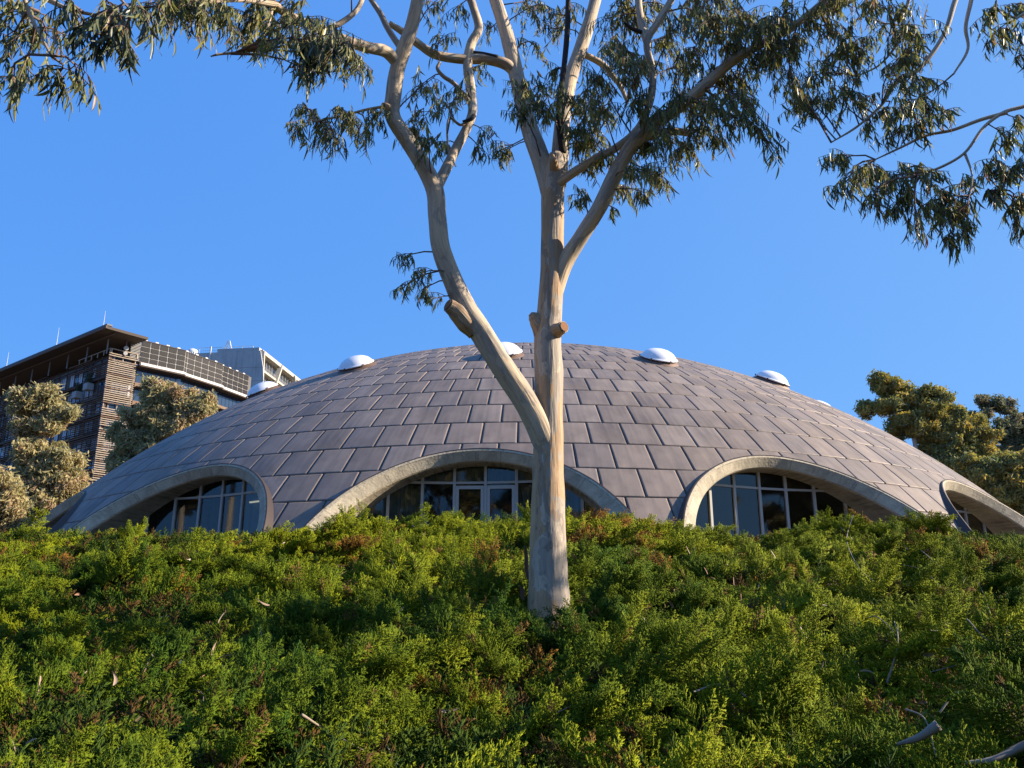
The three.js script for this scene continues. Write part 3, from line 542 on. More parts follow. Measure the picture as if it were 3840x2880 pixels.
// ---------------------------------------------------------------- the gum tree in front
{
  const D = 9.5, base = at(1186, 1330, D); base.y = groundAt(base.x, -D) - 0.1;
  const m = metresPerPx(1200, D), trunk = [[1187, 1400, 96], [1186, 1310, 92], [1184, 1250, 83], [1183, 1180, 79], [1184, 1090, 75], [1184, 1010, 69], [1185, 950, 66], [1185, 890, 60], [1185, 800, 62], [1183, 730, 59], [1188, 660, 54], [1192, 590, 51], [1193, 500, 49], [1194, 420, 50], [1198, 375, 46], [1203, 335, 34]].map(([x, y, w]) => ({ p: at(x, y, D), r: w / 2 * metresPerPx(y, D) }));
  const L = (...q) => limbPts(q);
  const limbs = [
    L([1187, 1040, 9.5, 30], [1184, 990, 9.49, 46], [1171, 938, 9.45, 55], [1132, 862, 9.4, 54], [1085, 790, 9.3, 51], [1042, 722, 9.25, 50], [1003, 660, 9.2, 48], [975, 598, 9.15, 44], [952, 535, 9.1, 41], [944, 470, 9.1, 40], [938, 410, 9.1, 40], [912, 355, 9.05, 37], [878, 300, 9.0, 36], [848, 250, 8.95, 34], [850, 205, 8.9, 34], [858, 150, 8.85, 33], [872, 108, 8.8, 33], [890, 55, 8.75, 30], [902, 0, 8.7, 28], [908, -60, 8.7, 26], [925, -150, 8.8, 20], [905, -240, 9.0, 13], [930, -330, 9.1, 5]),
    L([862, 140, 8.85, 26], [835, 112, 8.7, 26], [795, 102, 8.5, 24], [740, 85, 8.2, 23], [690, 62, 8.0, 22], [640, 42, 7.8, 21], [595, 12, 7.6, 19], [560, -25, 7.5, 17], [520, -80, 7.4, 12], [470, -120, 7.3, 8], [420, -150, 7.2, 3]),
    L([940, 412, 9.1, 24], [962, 368, 9.25, 23], [985, 322, 9.4, 21], [1008, 278, 9.5, 20], [1021, 240, 9.55, 20], [1016, 190, 9.6, 21], [1010, 135, 9.6, 20], [1018, 95, 9.65, 21], [1034, 62, 9.7, 19], [1024, 20, 9.75, 18], [1008, -30, 9.8, 17], [1000, -110, 9.9, 12], [1022, -190, 10, 8], [1010, -260, 10, 3]),
    L([1190, 420, 9.5, 40], [1170, 350, 9.6, 40], [1148, 290, 9.7, 38], [1130, 230, 9.75, 34], [1115, 160, 9.8, 34], [1100, 95, 9.85, 31], [1082, 35, 9.9, 28], [1062, -30, 10, 26], [1050, -120, 10.2, 19], [1075, -220, 10.4, 12], [1060, -330, 10.5, 4]),
    L([1118, 165, 9.8, 22], [1095, 140, 9.75, 24], [1050, 128, 9.7, 22], [1000, 128, 9.6, 21], [940, 118, 9.5, 20], [905, 96, 9.4, 18], [875, 72, 9.3, 16], [840, 50, 9.2, 12]),
    L([1204, 400, 9.5, 38], [1210, 330, 9.55, 38], [1216, 255, 9.6, 34], [1232, 170, 9.7, 32], [1258, 95, 9.8, 30], [1278, 30, 9.9, 26], [1296, -40, 10, 24], [1320, -130, 10.2, 18], [1300, -230, 10.4, 12], [1330, -340, 10.5, 4]),
    L([1200, 400, 9.45, 22], [1235, 375, 9.3, 20], [1275, 350, 9.2, 18], [1330, 320, 9.1, 17], [1378, 278, 9.0, 16], [1404, 220, 8.9, 16], [1410, 160, 8.85, 15], [1398, 90, 8.8, 16], [1420, 50, 8.75, 17], [1450, 0, 8.7, 15], [1480, -70, 8.6, 11], [1500, -150, 8.5, 7], [1530, -210, 8.4, 3]),
    L([1398, 95, 8.8, 16], [1385, 50, 8.85, 17], [1380, 10, 8.9, 14], [1378, -40, 8.95, 12], [1390, -120, 9.0, 8], [1370, -200, 9.0, 3]),
    L([1193, 670, 9.5, 26], [1201, 622, 9.5, 36], [1222, 564, 9.45, 36], [1258, 508, 9.35, 33], [1296, 446, 9.2, 33], [1328, 378, 9.1, 33], [1362, 318, 9.0, 31], [1408, 272, 8.9, 27], [1460, 236, 8.8, 26], [1520, 188, 8.7, 25], [1582, 132, 8.6, 22], [1640, 98, 8.5, 18], [1700, 66, 8.4, 15], [1770, 10, 8.3, 12], [1810, -30, 8.2, 10]),
    L([1372, 306, 9.0, 20], [1410, 292, 9.05, 18], [1450, 283, 9.1, 16], [1490, 288, 9.15, 15]),
    L([1245, 110, 9.75, 14], [1300, 138, 9.9, 14], [1322, 162, 9.95, 13], [1340, 186, 10, 11], [1356, 222, 10.05, 8]),
    L([1018, 225, 9.55, 10], [998, 200, 9.5, 10], [978, 178, 9.45, 10], [958, 165, 9.4, 9], [945, 148, 9.35, 8], [950, 135, 9.35, 7]),
    L([868, 108, 8.8, 14], [838, 62, 8.9, 13], [822, 30, 9.0, 12], [790, -20, 9.1, 10], [770, -90, 9.2, 7], [730, -160, 9.3, 3]),
    L([700, 66, 8.05, 12], [735, 50, 8.1, 12], [770, 22, 8.2, 11], [790, -20, 8.3, 10], [820, -90, 8.3, 6], [830, -160, 8.3, 3]),
    L([1020, 245, 9.55, 7], [995, 270, 9.4, 6], [972, 255, 9.3, 6], [970, 330, 9.3, 4], [985, 360, 9.3, 3]),
    L([850, 228, 8.95, 8], [800, 235, 8.9, 6], [740, 250, 8.9, 5], [680, 262, 8.85, 4]),
    L([590, 15, 7.6, 8], [560, 95, 7.4, 7], [520, 112, 7.3, 6], [470, 118, 7.2, 5], [455, 122, 7.2, 3]),
    L([600, 10, 7.6, 12], [520, 0, 7.2, 10], [430, 5, 6.8, 8], [350, 10, 6.5, 6]),
  ];
  const dead = [L([1216, 330, 9.45, 15], [1206, 240, 9.4, 13], [1218, 150, 9.4, 12], [1226, 60, 9.4, 12], [1228, -20, 9.4, 11], [1232, -70, 9.4, 7], [1226, -110, 9.4, 3]), L([1075, 124, 9.68, 11], [1045, 118, 9.66, 12], [1015, 112, 9.62, 8]), L([1024, 250, 9.5, 10], [1016, 258, 9.42, 9], [1000, 262, 9.38, 5]), L([1385, 70, 8.8, 9], [1362, 60, 8.75, 8], [1348, 48, 8.7, 5])];
  dead.forEach((d) => { d.dead = true; limbs.push(d); });
  const C = [
    [360, 30, 6.6, 34, 60, 0.13], [420, 45, 6.8, 36, 70, 0.13], [480, 50, 7.0, 36, 70, 0.13], [540, 60, 7.2, 36, 70, 0.13], [600, 70, 7.4, 34, 60, 0.13], [390, 10, 6.8, 34, 60], [450, 5, 6.9, 34, 50], [520, 100, 7.3, 26, 30], [560, 20, 7.4, 34, 50], [630, 30, 7.6, 30, 40], [580, 110, 7.3, 24, 26],
    [665, 105, 6.6, 32, 50, 0.16], [700, 145, 6.5, 34, 60, 0.16], [740, 120, 6.6, 32, 50, 0.16], [690, 70, 6.8, 34, 50, 0.15], [770, 150, 6.7, 30, 36, 0.15], [655, 165, 6.5, 24, 24, 0.15],
    [655, 250, 8.9, 26, 40], [700, 285, 8.9, 30, 50], [760, 280, 8.9, 30, 44], [815, 262, 9.0, 26, 36], [650, 295, 8.9, 22, 26], [720, 318, 8.9, 24, 30], [790, 310, 8.9, 20, 20], [735, 255, 9, 24, 24],
    [890, 290, 9.2, 28, 44], [930, 310, 9.2, 26, 40], [900, 210, 9.3, 28, 26], [960, 240, 9.3, 26, 30], [985, 200, 9.3, 26, 26], [940, 180, 9.3, 24, 20], [915, 250, 9.3, 26, 28], [955, 330, 9.2, 20, 22],
    [1050, 300, 9.6, 18, 18], [1072, 342, 9.6, 22, 30], [1042, 338, 9.6, 18, 20], [1092, 340, 9.6, 16, 18],
    [980, 40, 9.7, 30, 26], [960, 90, 9.6, 28, 22], [1040, 155, 9.7, 26, 22], [940, 20, 9.6, 30, 24], [1060, 80, 9.8, 26, 18], [1140, 20, 10, 30, 34],
    [1120, 200, 9.5, 24, 44], [1150, 235, 9.5, 26, 54], [1180, 185, 9.6, 28, 40], [1210, 165, 9.6, 26, 34], [1150, 110, 9.8, 28, 26], [1185, 80, 9.8, 30, 34], [1195, 45, 9.8, 28, 34], [1165, 25, 9.9, 30, 34], [1240, 30, 9.8, 26, 26], [1180, 250, 9.5, 24, 40], [1110, 240, 9.5, 20, 24],
    [1250, 285, 9.3, 28, 60], [1290, 300, 9.3, 28, 60], [1230, 215, 9.5, 26, 44], [1262, 245, 9.4, 28, 50], [1300, 250, 9.4, 28, 44], [1275, 370, 9.4, 22, 40], [1250, 420, 9.4, 18, 22], [1300, 340, 9.2, 26, 40], [1290, 190, 9.6, 26, 30], [1262, 320, 9.2, 24, 40],
    [1310, 60, 9.4, 30, 36], [1340, 120, 9.3, 30, 50], [1375, 60, 9.0, 30, 40], [1400, 150, 8.9, 30, 60], [1440, 100, 8.9, 32, 60], [1480, 55, 8.9, 34, 60], [1350, 15, 9.2, 30, 40], [1425, 25, 9.0, 32, 50], [1320, 100, 9.4, 26, 30], [1370, 180, 9.0, 30, 50],
    [1370, 235, 8.9, 30, 60], [1420, 265, 8.8, 30, 60], [1400, 330, 8.9, 30, 60], [1450, 310, 8.9, 30, 60], [1485, 345, 8.9, 30, 60], [1505, 300, 8.9, 28, 50], [1385, 385, 9.0, 28, 50], [1430, 395, 9.0, 28, 50], [1350, 420, 9.2, 26, 40], [1470, 225, 8.8, 30, 60], [1525, 255, 8.8, 30, 50], [1560, 310, 8.8, 22, 30], [1395, 430, 9, 20, 26], [1345, 370, 9.1, 26, 44], [1330, 460, 9.2, 14, 12],
    [1500, 120, 8.7, 34, 60], [1540, 60, 8.7, 34, 70], [1580, 95, 8.6, 34, 60], [1555, 180, 8.6, 34, 60], [1600, 200, 8.6, 34, 60], [1640, 150, 8.5, 34, 60], [1625, 250, 8.6, 30, 50], [1590, 275, 8.6, 28, 40], [1650, 300, 8.6, 24, 30], [1680, 335, 8.6, 18, 24], [1550, 235, 8.7, 30, 40], [1600, 30, 8.6, 34, 60], [1650, 60, 8.5, 34, 60], [1520, 15, 8.8, 34, 60], [1480, 160, 8.7, 34, 60], [1700, 30, 8.4, 34, 50], [1700, 130, 8.4, 34, 50], [1560, 20, 8.7, 34, 60],
    [870, 575, 9.1, 20, 26, 0.10, 0.5], [890, 610, 9.1, 24, 30, 0.11, 0.3], [912, 648, 9.1, 20, 24, 0.11, 0.2], [862, 640, 9.1, 18, 18, 0.11, 0.2], [935, 655, 9.1, 14, 12, 0.1, 0.1],
  ];
  const fill = rng(41); for (let i = 0; i < 18; i++) C.push([1280 + fill() * 440, -20 + fill() * 300, 8.4 + fill() * 1.2, 32, 44]);
  for (const [x, y, d] of [[925, -150, 8.8], [905, -240, 9], [930, -320, 9.1], [480, -110, 7.3], [430, -140, 7.2], [540, -70, 7.4], [1000, -110, 9.9], [1015, -190, 10], [1010, -250, 10], [1050, -120, 10.2], [1075, -220, 10.4], [1060, -320, 10.5], [1320, -130, 10.2], [1300, -230, 10.4], [1330, -330, 10.5], [1480, -70, 8.6], [1500, -150, 8.5], [1525, -200, 8.4], [1390, -120, 9], [1370, -190, 9], [770, -90, 9.2], [735, -150, 9.3], [820, -90, 8.3], [830, -150, 8.3], [1750, -60, 8.3], [1850, -60, 8.2], [640, -60, 8], [700, -90, 8.2]]) for (let k = 0; k < 3; k++) C.push([x + (fill() - 0.5) * 130, y + (fill() - 0.3) * 90 - 40, d + (fill() - 0.5) * 1.2, 42, 60]);
  const tr = eucalypt('eucalyptus_tree', base, 'pale smooth-barked gum tree rising from the junipers in front of the dome', trunk, limbs, C, 11, { own: 300, mult: 3.6 });
  // sawn and healed stubs
  const cut = std([1, 1, 1], 0.85, { map: tex(128, 128, (u, v) => { const r = Math.hypot(u - 0.5, v - 0.5) * 2 + 0.1 * (fbm(u * 8, v * 8, 401, 3) - 0.5), ring = 0.8 + 0.25 * Math.sin(r * 34), k = ring * (0.6 + 0.7 * fbm(u * 14, v * 14, 405, 3)); return r > 0.86 ? [0.16, 0.11, 0.08] : [0.40 * k, 0.18 * k, 0.08 * k]; }, true) });
  const stub = (pts, face) => { const pl = limbPts(pts); const s = mesh('stub', place(tube(pl, 16, 0.12, 3), base), barkMain, tr); if (face) { const e = pl[pl.length - 1], f = pl[pl.length - 2], dir = e.p.clone().sub(f.p).normalize(), g = new THREE.CylinderGeometry(e.r * 0.82, e.r * 0.82, 0.012, 18), c = mesh('cut_face', g, cut, s); c.quaternion.setFromUnitVectors(V(0, 1, 0), dir); c.position.copy(e.p).addScaledVector(dir, 0.006).sub(base); c.userData.label = 'orange sawn end of a stub'; } };
  stub([[1190, 722, 9.5, 40], [1202, 715, 9.40, 34], [1211, 710, 9.33, 27], [1218, 706, 9.28, 26]], true);
  stub([[1176, 735, 9.5, 38], [1162, 700, 9.46, 32], [1152, 684, 9.43, 24], [1146, 678, 9.41, 12]], false);
  stub([[1026, 722, 9.24, 30], [1008, 698, 9.2, 44], [990, 676, 9.15, 42], [976, 664, 9.11, 34], [968, 659, 9.08, 30]], true);
  stub([[850, 240, 8.95, 26], [836, 232, 8.86, 18], [828, 228, 8.82, 14]], true);
  stub([[1200, 372, 9.45, 26], [1196, 350, 9.32, 18], [1194, 334, 9.3, 6]], false);
  // loose bark at the foot
  const strip = std([0.13, 0.07, 0.045], 0.9);
  for (const [px, py, d, w, h, turn] of [[1137, 1215, 9.35, 9, 70, 0.1], [1128, 1280, 9.3, 10, 30, 0.25]]) {
    const mm = metresPerPx(py, d), pos = [], idx = []; for (let i = 0; i <= 8; i++) { const t = i / 8 - 0.5, ww = w * mm * (0.35 + 0.65 * Math.cos(t * 2.6)) / 2; for (const s of [-1, 0, 1]) pos.push(s * ww + 0.006 * Math.sin(t * 5), t * h * mm, Math.abs(s) * 0.012 + 0.03 * t); if (i) { const a = 3 * i - 3; for (const k of [0, 1]) idx.push(a + k, a + k + 1, a + k + 3, a + k + 1, a + k + 4, a + k + 3); } }
    const g = geo(pos, idx), b2 = mesh('bark_strip', g, strip, tr); b2.position.copy(at(px, py, d)).sub(base); b2.rotation.z = turn;
  }
}
{ // its neighbour to the right, trunk outside the picture
  const base = V(8.6, groundAt(8.6, -8) - 0.1, -8.0);
  const trunk = [[8.6, base.y, -8, 0.26], [8.55, 2.6, -8, 0.22], [8.4, 4.2, -8.05, 0.2], [8.2, 5.6, -8.1, 0.17], [7.7, 7.2, -8.2, 0.14], [7.4, 9.0, -8.4, 0.1], [7.0, 10.6, -8.6, 0.06]].map(([x, y, z, r]) => ({ p: V(x, y, z), r }));
  const W = (...q) => q.map((e) => e.length === 4 && e[3] < 1 && e[2] < 0 ? { p: V(e[0], e[1], e[2]), r: e[3] } : limbPts([e])[0]);
  const limbs = [
    W([8.45, 3.9, -8.03, 0.06], [2320, 190, 8.0, 10], [2212, 230, 7.9, 8], [2170, 242, 7.9, 8], [2126, 274, 7.9, 7], [2084, 330, 7.9, 6], [2039, 358, 7.9, 6], [1980, 380, 7.9, 4]),
    W([2175, 243, 7.9, 9], [2120, 258, 7.95, 8], [2057, 281, 8.0, 7], [2001, 293, 8.0, 6], [1945, 319, 8.0, 5], [1890, 345, 8.0, 3]),
    W([8.2, 5.6, -8.1, 0.08], [2200, -120, 8.2, 16], [2090, -60, 8.3, 13], [2064, 0, 8.3, 11], [2039, 75, 8.3, 10], [1984, 150, 8.3, 9], [1938, 178, 8.3, 8], [1905, 226, 8.3, 6], [1851, 274, 8.3, 5], [1795, 308, 8.3, 3]),
    W([2110, -70, 8.3, 10], [2098, 0, 8.4, 9], [2086, 60, 8.4, 8], [2091, 105, 8.4, 6], [2060, 160, 8.4, 4]),
    W([2150, -100, 8.25, 12], [1990, -60, 8.3, 11], [1960, 10, 8.4, 8], [1945, 80, 8.4, 6], [1900, 140, 8.4, 4], [1850, 165, 8.4, 3]),
    W([2000, -60, 8.3, 10], [1900, -30, 8.5, 8], [1820, 12, 8.5, 7], [1770, 25, 8.5, 5], [1720, 60, 8.5, 3]),
    W([2084, 330, 7.9, 6], [2100, 380, 7.9, 4], [2090, 440, 7.9, 3]),
    W([8.5, 3.3, -8, 0.07], [2300, 330, 7.6, 10], [2240, 350, 7.6, 7], [2190, 370, 7.6, 5], [2160, 410, 7.6, 3]),
    W([8.3, 5.0, -8.1, 0.06], [2300, 0, 7.6, 12], [2230, 20, 7.6, 8], [2180, 50, 7.6, 4]),
  ];
  const C = [
    [1680, 70, 8.5, 32, 44], [1725, 120, 8.5, 32, 44], [1765, 60, 8.5, 34, 50], [1790, 150, 8.5, 34, 50], [1705, 200, 8.5, 32, 40], [1745, 235, 8.4, 28, 34], [1800, 225, 8.4, 28, 34], [1850, 180, 8.4, 32, 44], [1840, 80, 8.5, 34, 44], [1880, 225, 8.3, 28, 36], [1820, 120, 8.5, 34, 44], [1900, 70, 8.5, 34, 34], [1950, 30, 8.4, 34, 34], [1890, 20, 8.5, 34, 44], [1760, 180, 8.5, 30, 34], [1780, 20, 8.5, 34, 44], [2000, 60, 8.4, 28, 20],
    [1900, 270, 8.2, 26, 34], [1950, 240, 8.2, 26, 40], [1985, 280, 8.1, 26, 40], [1930, 300, 8.1, 24, 30], [2000, 225, 8.2, 24, 26], [1945, 180, 8.3, 24, 24], [2050, 250, 8.1, 22, 24], [1870, 290, 8.1, 20, 20],
    [1805, 365, 8.0, 26, 40], [1840, 400, 7.9, 30, 54], [1885, 385, 7.9, 30, 50], [1925, 400, 7.9, 30, 54], [1965, 440, 7.9, 30, 54], [2005, 460, 7.9, 30, 54], [2045, 485, 7.9, 30, 54], [2085, 460, 7.9, 26, 40], [1890, 440, 7.9, 26, 40], [2060, 530, 7.9, 22, 34], [2005, 400, 7.9, 28, 44], [2035, 425, 7.9, 28, 44], [1960, 380, 7.9, 26, 36], [2095, 405, 7.9, 22, 26], [1935, 470, 7.9, 22, 28], [1985, 510, 7.9, 20, 22], [2085, 510, 7.9, 20, 22], [1800, 415, 7.9, 18, 16],
    [2150, 40, 7.7, 26, 44], [2185, 85, 7.7, 24, 44], [2200, 30, 7.7, 24, 40], [2200, 125, 7.7, 18, 24], [2140, 90, 7.7, 20, 20],
    [2150, 360, 7.6, 26, 50], [2180, 310, 7.7, 22, 40], [2200, 375, 7.6, 24, 50], [2160, 430, 7.6, 24, 44], [2192, 450, 7.6, 22, 44], [2202, 500, 7.6, 16, 24], [2205, 265, 7.8, 14, 20], [2240, 340, 7.6, 30, 50], [2240, 430, 7.6, 30, 50], [2260, 60, 7.6, 34, 60],
  ];
  const tops = rng(31); for (let i = 0; i < 12; i++) C.push([2290 + tops() * 420, 200 + tops() * 460, 6.6 + tops() * 2.6, 58, 110]);
  for (let i = 0; i < 22; i++) C.push([1690 + tops() * 330, -20 + tops() * 260, 8.0 + tops() * 0.8, 30, 36]);
  eucalypt('eucalyptus_tree', base, 'drooping gum branches hanging into the upper right of the sky', trunk, limbs, C, 23, { own: 200, deep: 1.0, mult: 3.0 });
}
{ // and the one to the left
  const base = V(-8.2, groundAt(-8.2, -3.0) - 0.1, -3.0);
  const trunk = [[-8.2, base.y, -3.0, 0.2], [-8.15, 2.2, -3.1, 0.17], [-7.9, 3.6, -3.2, 0.14], [-7.6, 5.2, -3.4, 0.1], [-7.3, 7.0, -3.5, 0.05], [-7.2, 8.2, -3.5, 0.02]].map(([x, y, z, r]) => ({ p: V(x, y, z), r }));
  const W = (...q) => q.map((e) => e[2] < 0 ? { p: V(e[0], e[1], e[2]), r: e[3] } : limbPts([e])[0]);
  const limbs = [
    W([-7.85, 3.9, -3.22, 0.06], [-6.2, 4.6, -3.6, 0.05], [-4.6, 5.1, -4.0, 0.042], [-60, -90, 4.4, 22], [20, -60, 4.5, 18], [90, -10, 4.6, 14], [150, 20, 4.6, 9], [220, 35, 4.6, 6]),
    W([40, -50, 4.5, 12], [60, 20, 4.6, 9], [90, 80, 4.6, 7], [110, 120, 4.6, 5]),
    W([100, -5, 4.6, 10], [170, -30, 4.5, 9], [240, -20, 4.4, 7], [280, 20, 4.4, 5]),
  ];
  const C = [[30, 50, 4.8, 50, 44, 0.12], [80, 100, 4.8, 50, 50, 0.12], [150, 50, 4.6, 50, 50, 0.13], [50, 180, 4.8, 40, 40, 0.11], [110, 175, 4.7, 40, 44, 0.12], [165, 190, 4.7, 30, 30, 0.12], [215, 60, 4.4, 40, 40, 0.15], [255, 100, 4.4, 36, 30, 0.15], [285, 40, 4.4, 36, 34, 0.14], [205, 120, 4.4, 40, 34, 0.15], [20, 110, 4.9, 40, 36, 0.11], [230, 20, 4.4, 40, 34, 0.14], [330, 30, 4.8, 40, 34, 0.12], [10, 20, 4.8, 44, 40, 0.12], [15, 195, 4.8, 30, 30, 0.1]];
  eucalypt('eucalyptus_tree', base, 'dark hanging gum leaves in the upper left corner', trunk, limbs, C, 37, { own: 250, deep: 0.5, mult: 2.2 });
}

// ---------------------------------------------------------------- trees further away
const tuftGeos = [1, 2, 3].map((s) => { const r = rng(s * 17), gs = []; for (let i = 0; i < 11; i++) { const g = leafGeometry((r() - 0.5) * 1.2, 2); g.scale(0.95, 0.13 + r() * 0.10, 0.95); g.rotateZ((r() - 0.5) * 2.4).rotateX((r() - 0.5) * 2.4).rotateY(r() * 6.28); g.translate((r() - 0.5) * 0.36, (r() - 0.35) * 0.34, (r() - 0.5) * 0.36); gs.push(g); } return mergeGeometries(gs); });
const tuftMat = new THREE.MeshPhysicalMaterial({ color: 0xffffff, roughness: 1, transmission: 0.5, thickness: 0 }), farBark = std([0.46, 0.40, 0.33], 0.8), farTwig = std([0.25, 0.21, 0.17], 0.85);
function farTree(name, label, base, trunkPts, lobes, tones, seed, o = {}) {     // lobes: [centre, rx, ry, tufts]
  const t = thing(name, base, label, 'tree', o.group), rr = rng(seed);
  mesh('trunk', place(tube(trunkPts, 10, 0.1, seed % 5), base), farBark, t);
  const gs = [], mats = [];
  for (const [c, rx, ry, n] of lobes) {
    let best = trunkPts[0].p, bd = 1e9; for (let i = 0; i < trunkPts.length; i++) { const e = trunkPts[i].p.distanceTo(c) + (trunkPts[i].p.y > c.y - ry * 0.3 ? 2 : 0); if (e < bd) { bd = e; best = trunkPts[i].p; } }
    const mid = best.clone().lerp(c, 0.5).add(V((rr() - 0.5) * 0.6, -0.1 * bd, (rr() - 0.5) * 0.6)), rl = clamp(bd * 0.018, 0.03, 0.14);
    gs.push(tube([{ p: best, r: rl }, { p: mid, r: rl * 0.75 }, { p: c, r: rl * 0.4 }], 6, 0.1, 3));
    const clumps = []; const nc = Math.max(6, Math.round(n / 22));
    for (let k = 0; k < nc; k++) { const v = V(rr() * 2 - 1, rr() * 2 - 1, rr() * 2 - 1); if (v.length() > 1) v.normalize(); v.multiplyScalar(0.35 + 0.65 * Math.pow(rr(), 0.5) / Math.max(0.4, v.length()) * v.length()); const p = c.clone().add(V(v.x * rx, v.y * ry, v.z * rx)); clumps.push([p, (0.13 + 0.12 * rr()) * Math.min(rx, ry) + 0.14, rr()]); if (k % 2) gs.push(tube([{ p: c, r: rl * 0.35 }, { p: c.clone().lerp(p, 0.6).add(V(0, -0.12 * rx, 0)), r: rl * 0.22 }, { p, r: rl * 0.1 }], 4, 0, 1, false)); }
    for (let i = 0; i < n * 0.85; i++) {
      const [p, r, ct] = clumps[Math.floor(rr() * nc)], v = V(rr() * 2 - 1, rr() * 2 - 1, rr() * 2 - 1).multiplyScalar(r); v.y *= 0.8;
      mats.push([p.clone().add(v), (o.size ?? 1) * (0.7 + 0.7 * rr()), clamp(ct * 0.6 + rr() * 0.5, 0, 0.999)]);
    }
  }
  mesh('limb', place(mergeGeometries(gs), base), farTwig, t);
  const crown = new THREE.Group(); crown.name = 'crown'; t.add(crown);
  tuftGeos.forEach((g, gi) => { const set = mats.filter((_, i) => i % 3 === gi); const im = new THREE.InstancedMesh(g, tuftMat, set.length); im.name = 'foliage'; im.userData.kind = 'stuff'; im.castShadow = im.receiveShadow = true; set.forEach(([p, s, k], i) => { im.setMatrixAt(i, new THREE.Matrix4().compose(p.clone().sub(base), new THREE.Quaternion().setFromEuler(new THREE.Euler((rr() - 0.5) * 0.7, rr() * 6.28, (rr() - 0.5) * 0.7)), V(s, s, s))); im.setColorAt(i, lin(...tones[Math.floor(k * tones.length)])); }); crown.add(im); });
  return t;
}
const GUM = [[0.30, 0.28, 0.11], [0.38, 0.335, 0.13], [0.46, 0.39, 0.16], [0.54, 0.44, 0.19], [0.48, 0.32, 0.16]];
const WATTLE = [[0.15, 0.18, 0.045], [0.24, 0.245, 0.05], [0.38, 0.32, 0.055], [0.50, 0.38, 0.06]];
function lobePx(list, d, k = 1) { return list.map(([px, py, rx, ry, n, dd = 0]) => { const m = metresPerPx(py, d + dd); return [at(px, py, d + dd), rx * m, ry * m, Math.round(n * k)]; }); }
function trunkPx(list, d) { return list.map(([px, py, w]) => ({ p: at(px, py, d), r: w / 2 * metresPerPx(py, d) })); }
{
  const foot = (px, d) => { const p = at(px, 1200, d); p.y = 3.05; return p; };
  let d = 40, b = foot(88, d);
  farTree('gum_tree', 'tall slim gum tree in front of the slatted block at far left', b, [{ p: b.clone(), r: 0.2 }, ...trunkPx([[84, 1120, 9], [82, 1040, 8], [80, 980, 8], [76, 930, 7], [72, 895, 6], [62, 870, 4]], d)],
    lobePx([[60, 870, 34, 26, 420], [95, 862, 24, 24, 300], [140, 890, 26, 16, 240], [60, 930, 22, 16, 140], [105, 925, 26, 16, 200], [85, 985, 46, 34, 620], [120, 1010, 50, 40, 800], [70, 1050, 44, 44, 800], [130, 1080, 50, 50, 900], [90, 1120, 60, 44, 800], [155, 1045, 26, 30, 300]], d), GUM, 61, { group: 'gum trees beyond the dome at left' });
  d = 49; b = foot(340, d);
  farTree('gum_tree', 'broad olive gum tree above the left shoulder of the dome', b, [{ p: b.clone(), r: 0.25 }, ...trunkPx([[338, 1110, 10], [336, 1040, 9], [340, 980, 8], [350, 930, 7], [352, 880, 5]], d)],
    lobePx([[345, 848, 34, 30, 500], [385, 865, 34, 26, 420], [420, 890, 40, 26, 520], [330, 900, 40, 34, 600], [375, 920, 50, 34, 700], [285, 900, 34, 20, 260], [300, 960, 44, 40, 700], [350, 970, 50, 40, 700], [265, 950, 26, 30, 260], [310, 1020, 50, 40, 600], [260, 1000, 30, 34, 300], [440, 870, 24, 14, 160]], d), GUM, 67, { group: 'gum trees beyond the dome at left' });
  d = 36; b = foot(-8, d);
  farTree('gum_tree', 'low bushy gum tree cut by the left picture edge', b, [{ p: b.clone(), r: 0.16 }, ...trunkPx([[-8, 1120, 8], [-6, 1060, 6], [0, 1030, 4]], d)],
    lobePx([[0, 1045, 28, 28, 400], [14, 1090, 30, 36, 500], [-30, 1080, 40, 50, 500], [30, 1125, 30, 20, 260]], d), GUM, 71, { group: 'gum trees beyond the dome at left' });
  d = 62; b = foot(1990, d);
  farTree('wattle_tree', 'tall golden-green tree behind the right shoulder of the dome', b, [{ p: b.clone(), r: 0.35 }, ...trunkPx([[1992, 1100, 12], [1985, 1020, 11], [1975, 950, 9], [1965, 900, 7], [1950, 860, 5]], d)],
    lobePx([[1908, 832, 26, 24, 460], [1950, 840, 28, 20, 320], [2010, 862, 40, 22, 560], [1925, 875, 40, 22, 500], [1880, 885, 28, 14, 240], [2000, 890, 48, 26, 700], [2050, 890, 26, 22, 300], [1960, 925, 46, 26, 600], [2030, 940, 50, 30, 700], [2090, 985, 50, 34, 700], [2030, 990, 50, 34, 600], [2140, 1010, 46, 30, 500], [2075, 925, 36, 24, 380], [2110, 955, 40, 26, 420], [1985, 1020, 50, 34, 500], [2170, 1060, 50, 40, 500], [2060, 915, 40, 28, 420], [2095, 925, 40, 28, 420]], d), WATTLE, 73, { size: 1.15, group: 'trees beyond the dome at right' });
  d = 66; b = foot(2140, d);
  farTree('wattle_tree', 'thin grey-leaved tree standing right of the golden-green tree', b, [{ p: b.clone(), r: 0.25 }, ...trunkPx([[2140, 1080, 9], [2125, 1000, 8], [2120, 940, 6], [2140, 890, 4]], d)],
    lobePx([[2140, 872, 30, 18, 190], [2170, 880, 22, 16, 150], [2120, 905, 26, 16, 140], [2165, 930, 44, 30, 420], [2198, 915, 36, 34, 420], [2205, 965, 46, 34, 520], [2150, 985, 44, 30, 420], [2240, 940, 44, 44, 420]], d), [[0.15, 0.17, 0.07], [0.20, 0.20, 0.08], [0.27, 0.22, 0.10]], 79, { size: 1.1, group: 'trees beyond the dome at right' });
  d = 50; b = foot(2215, d);
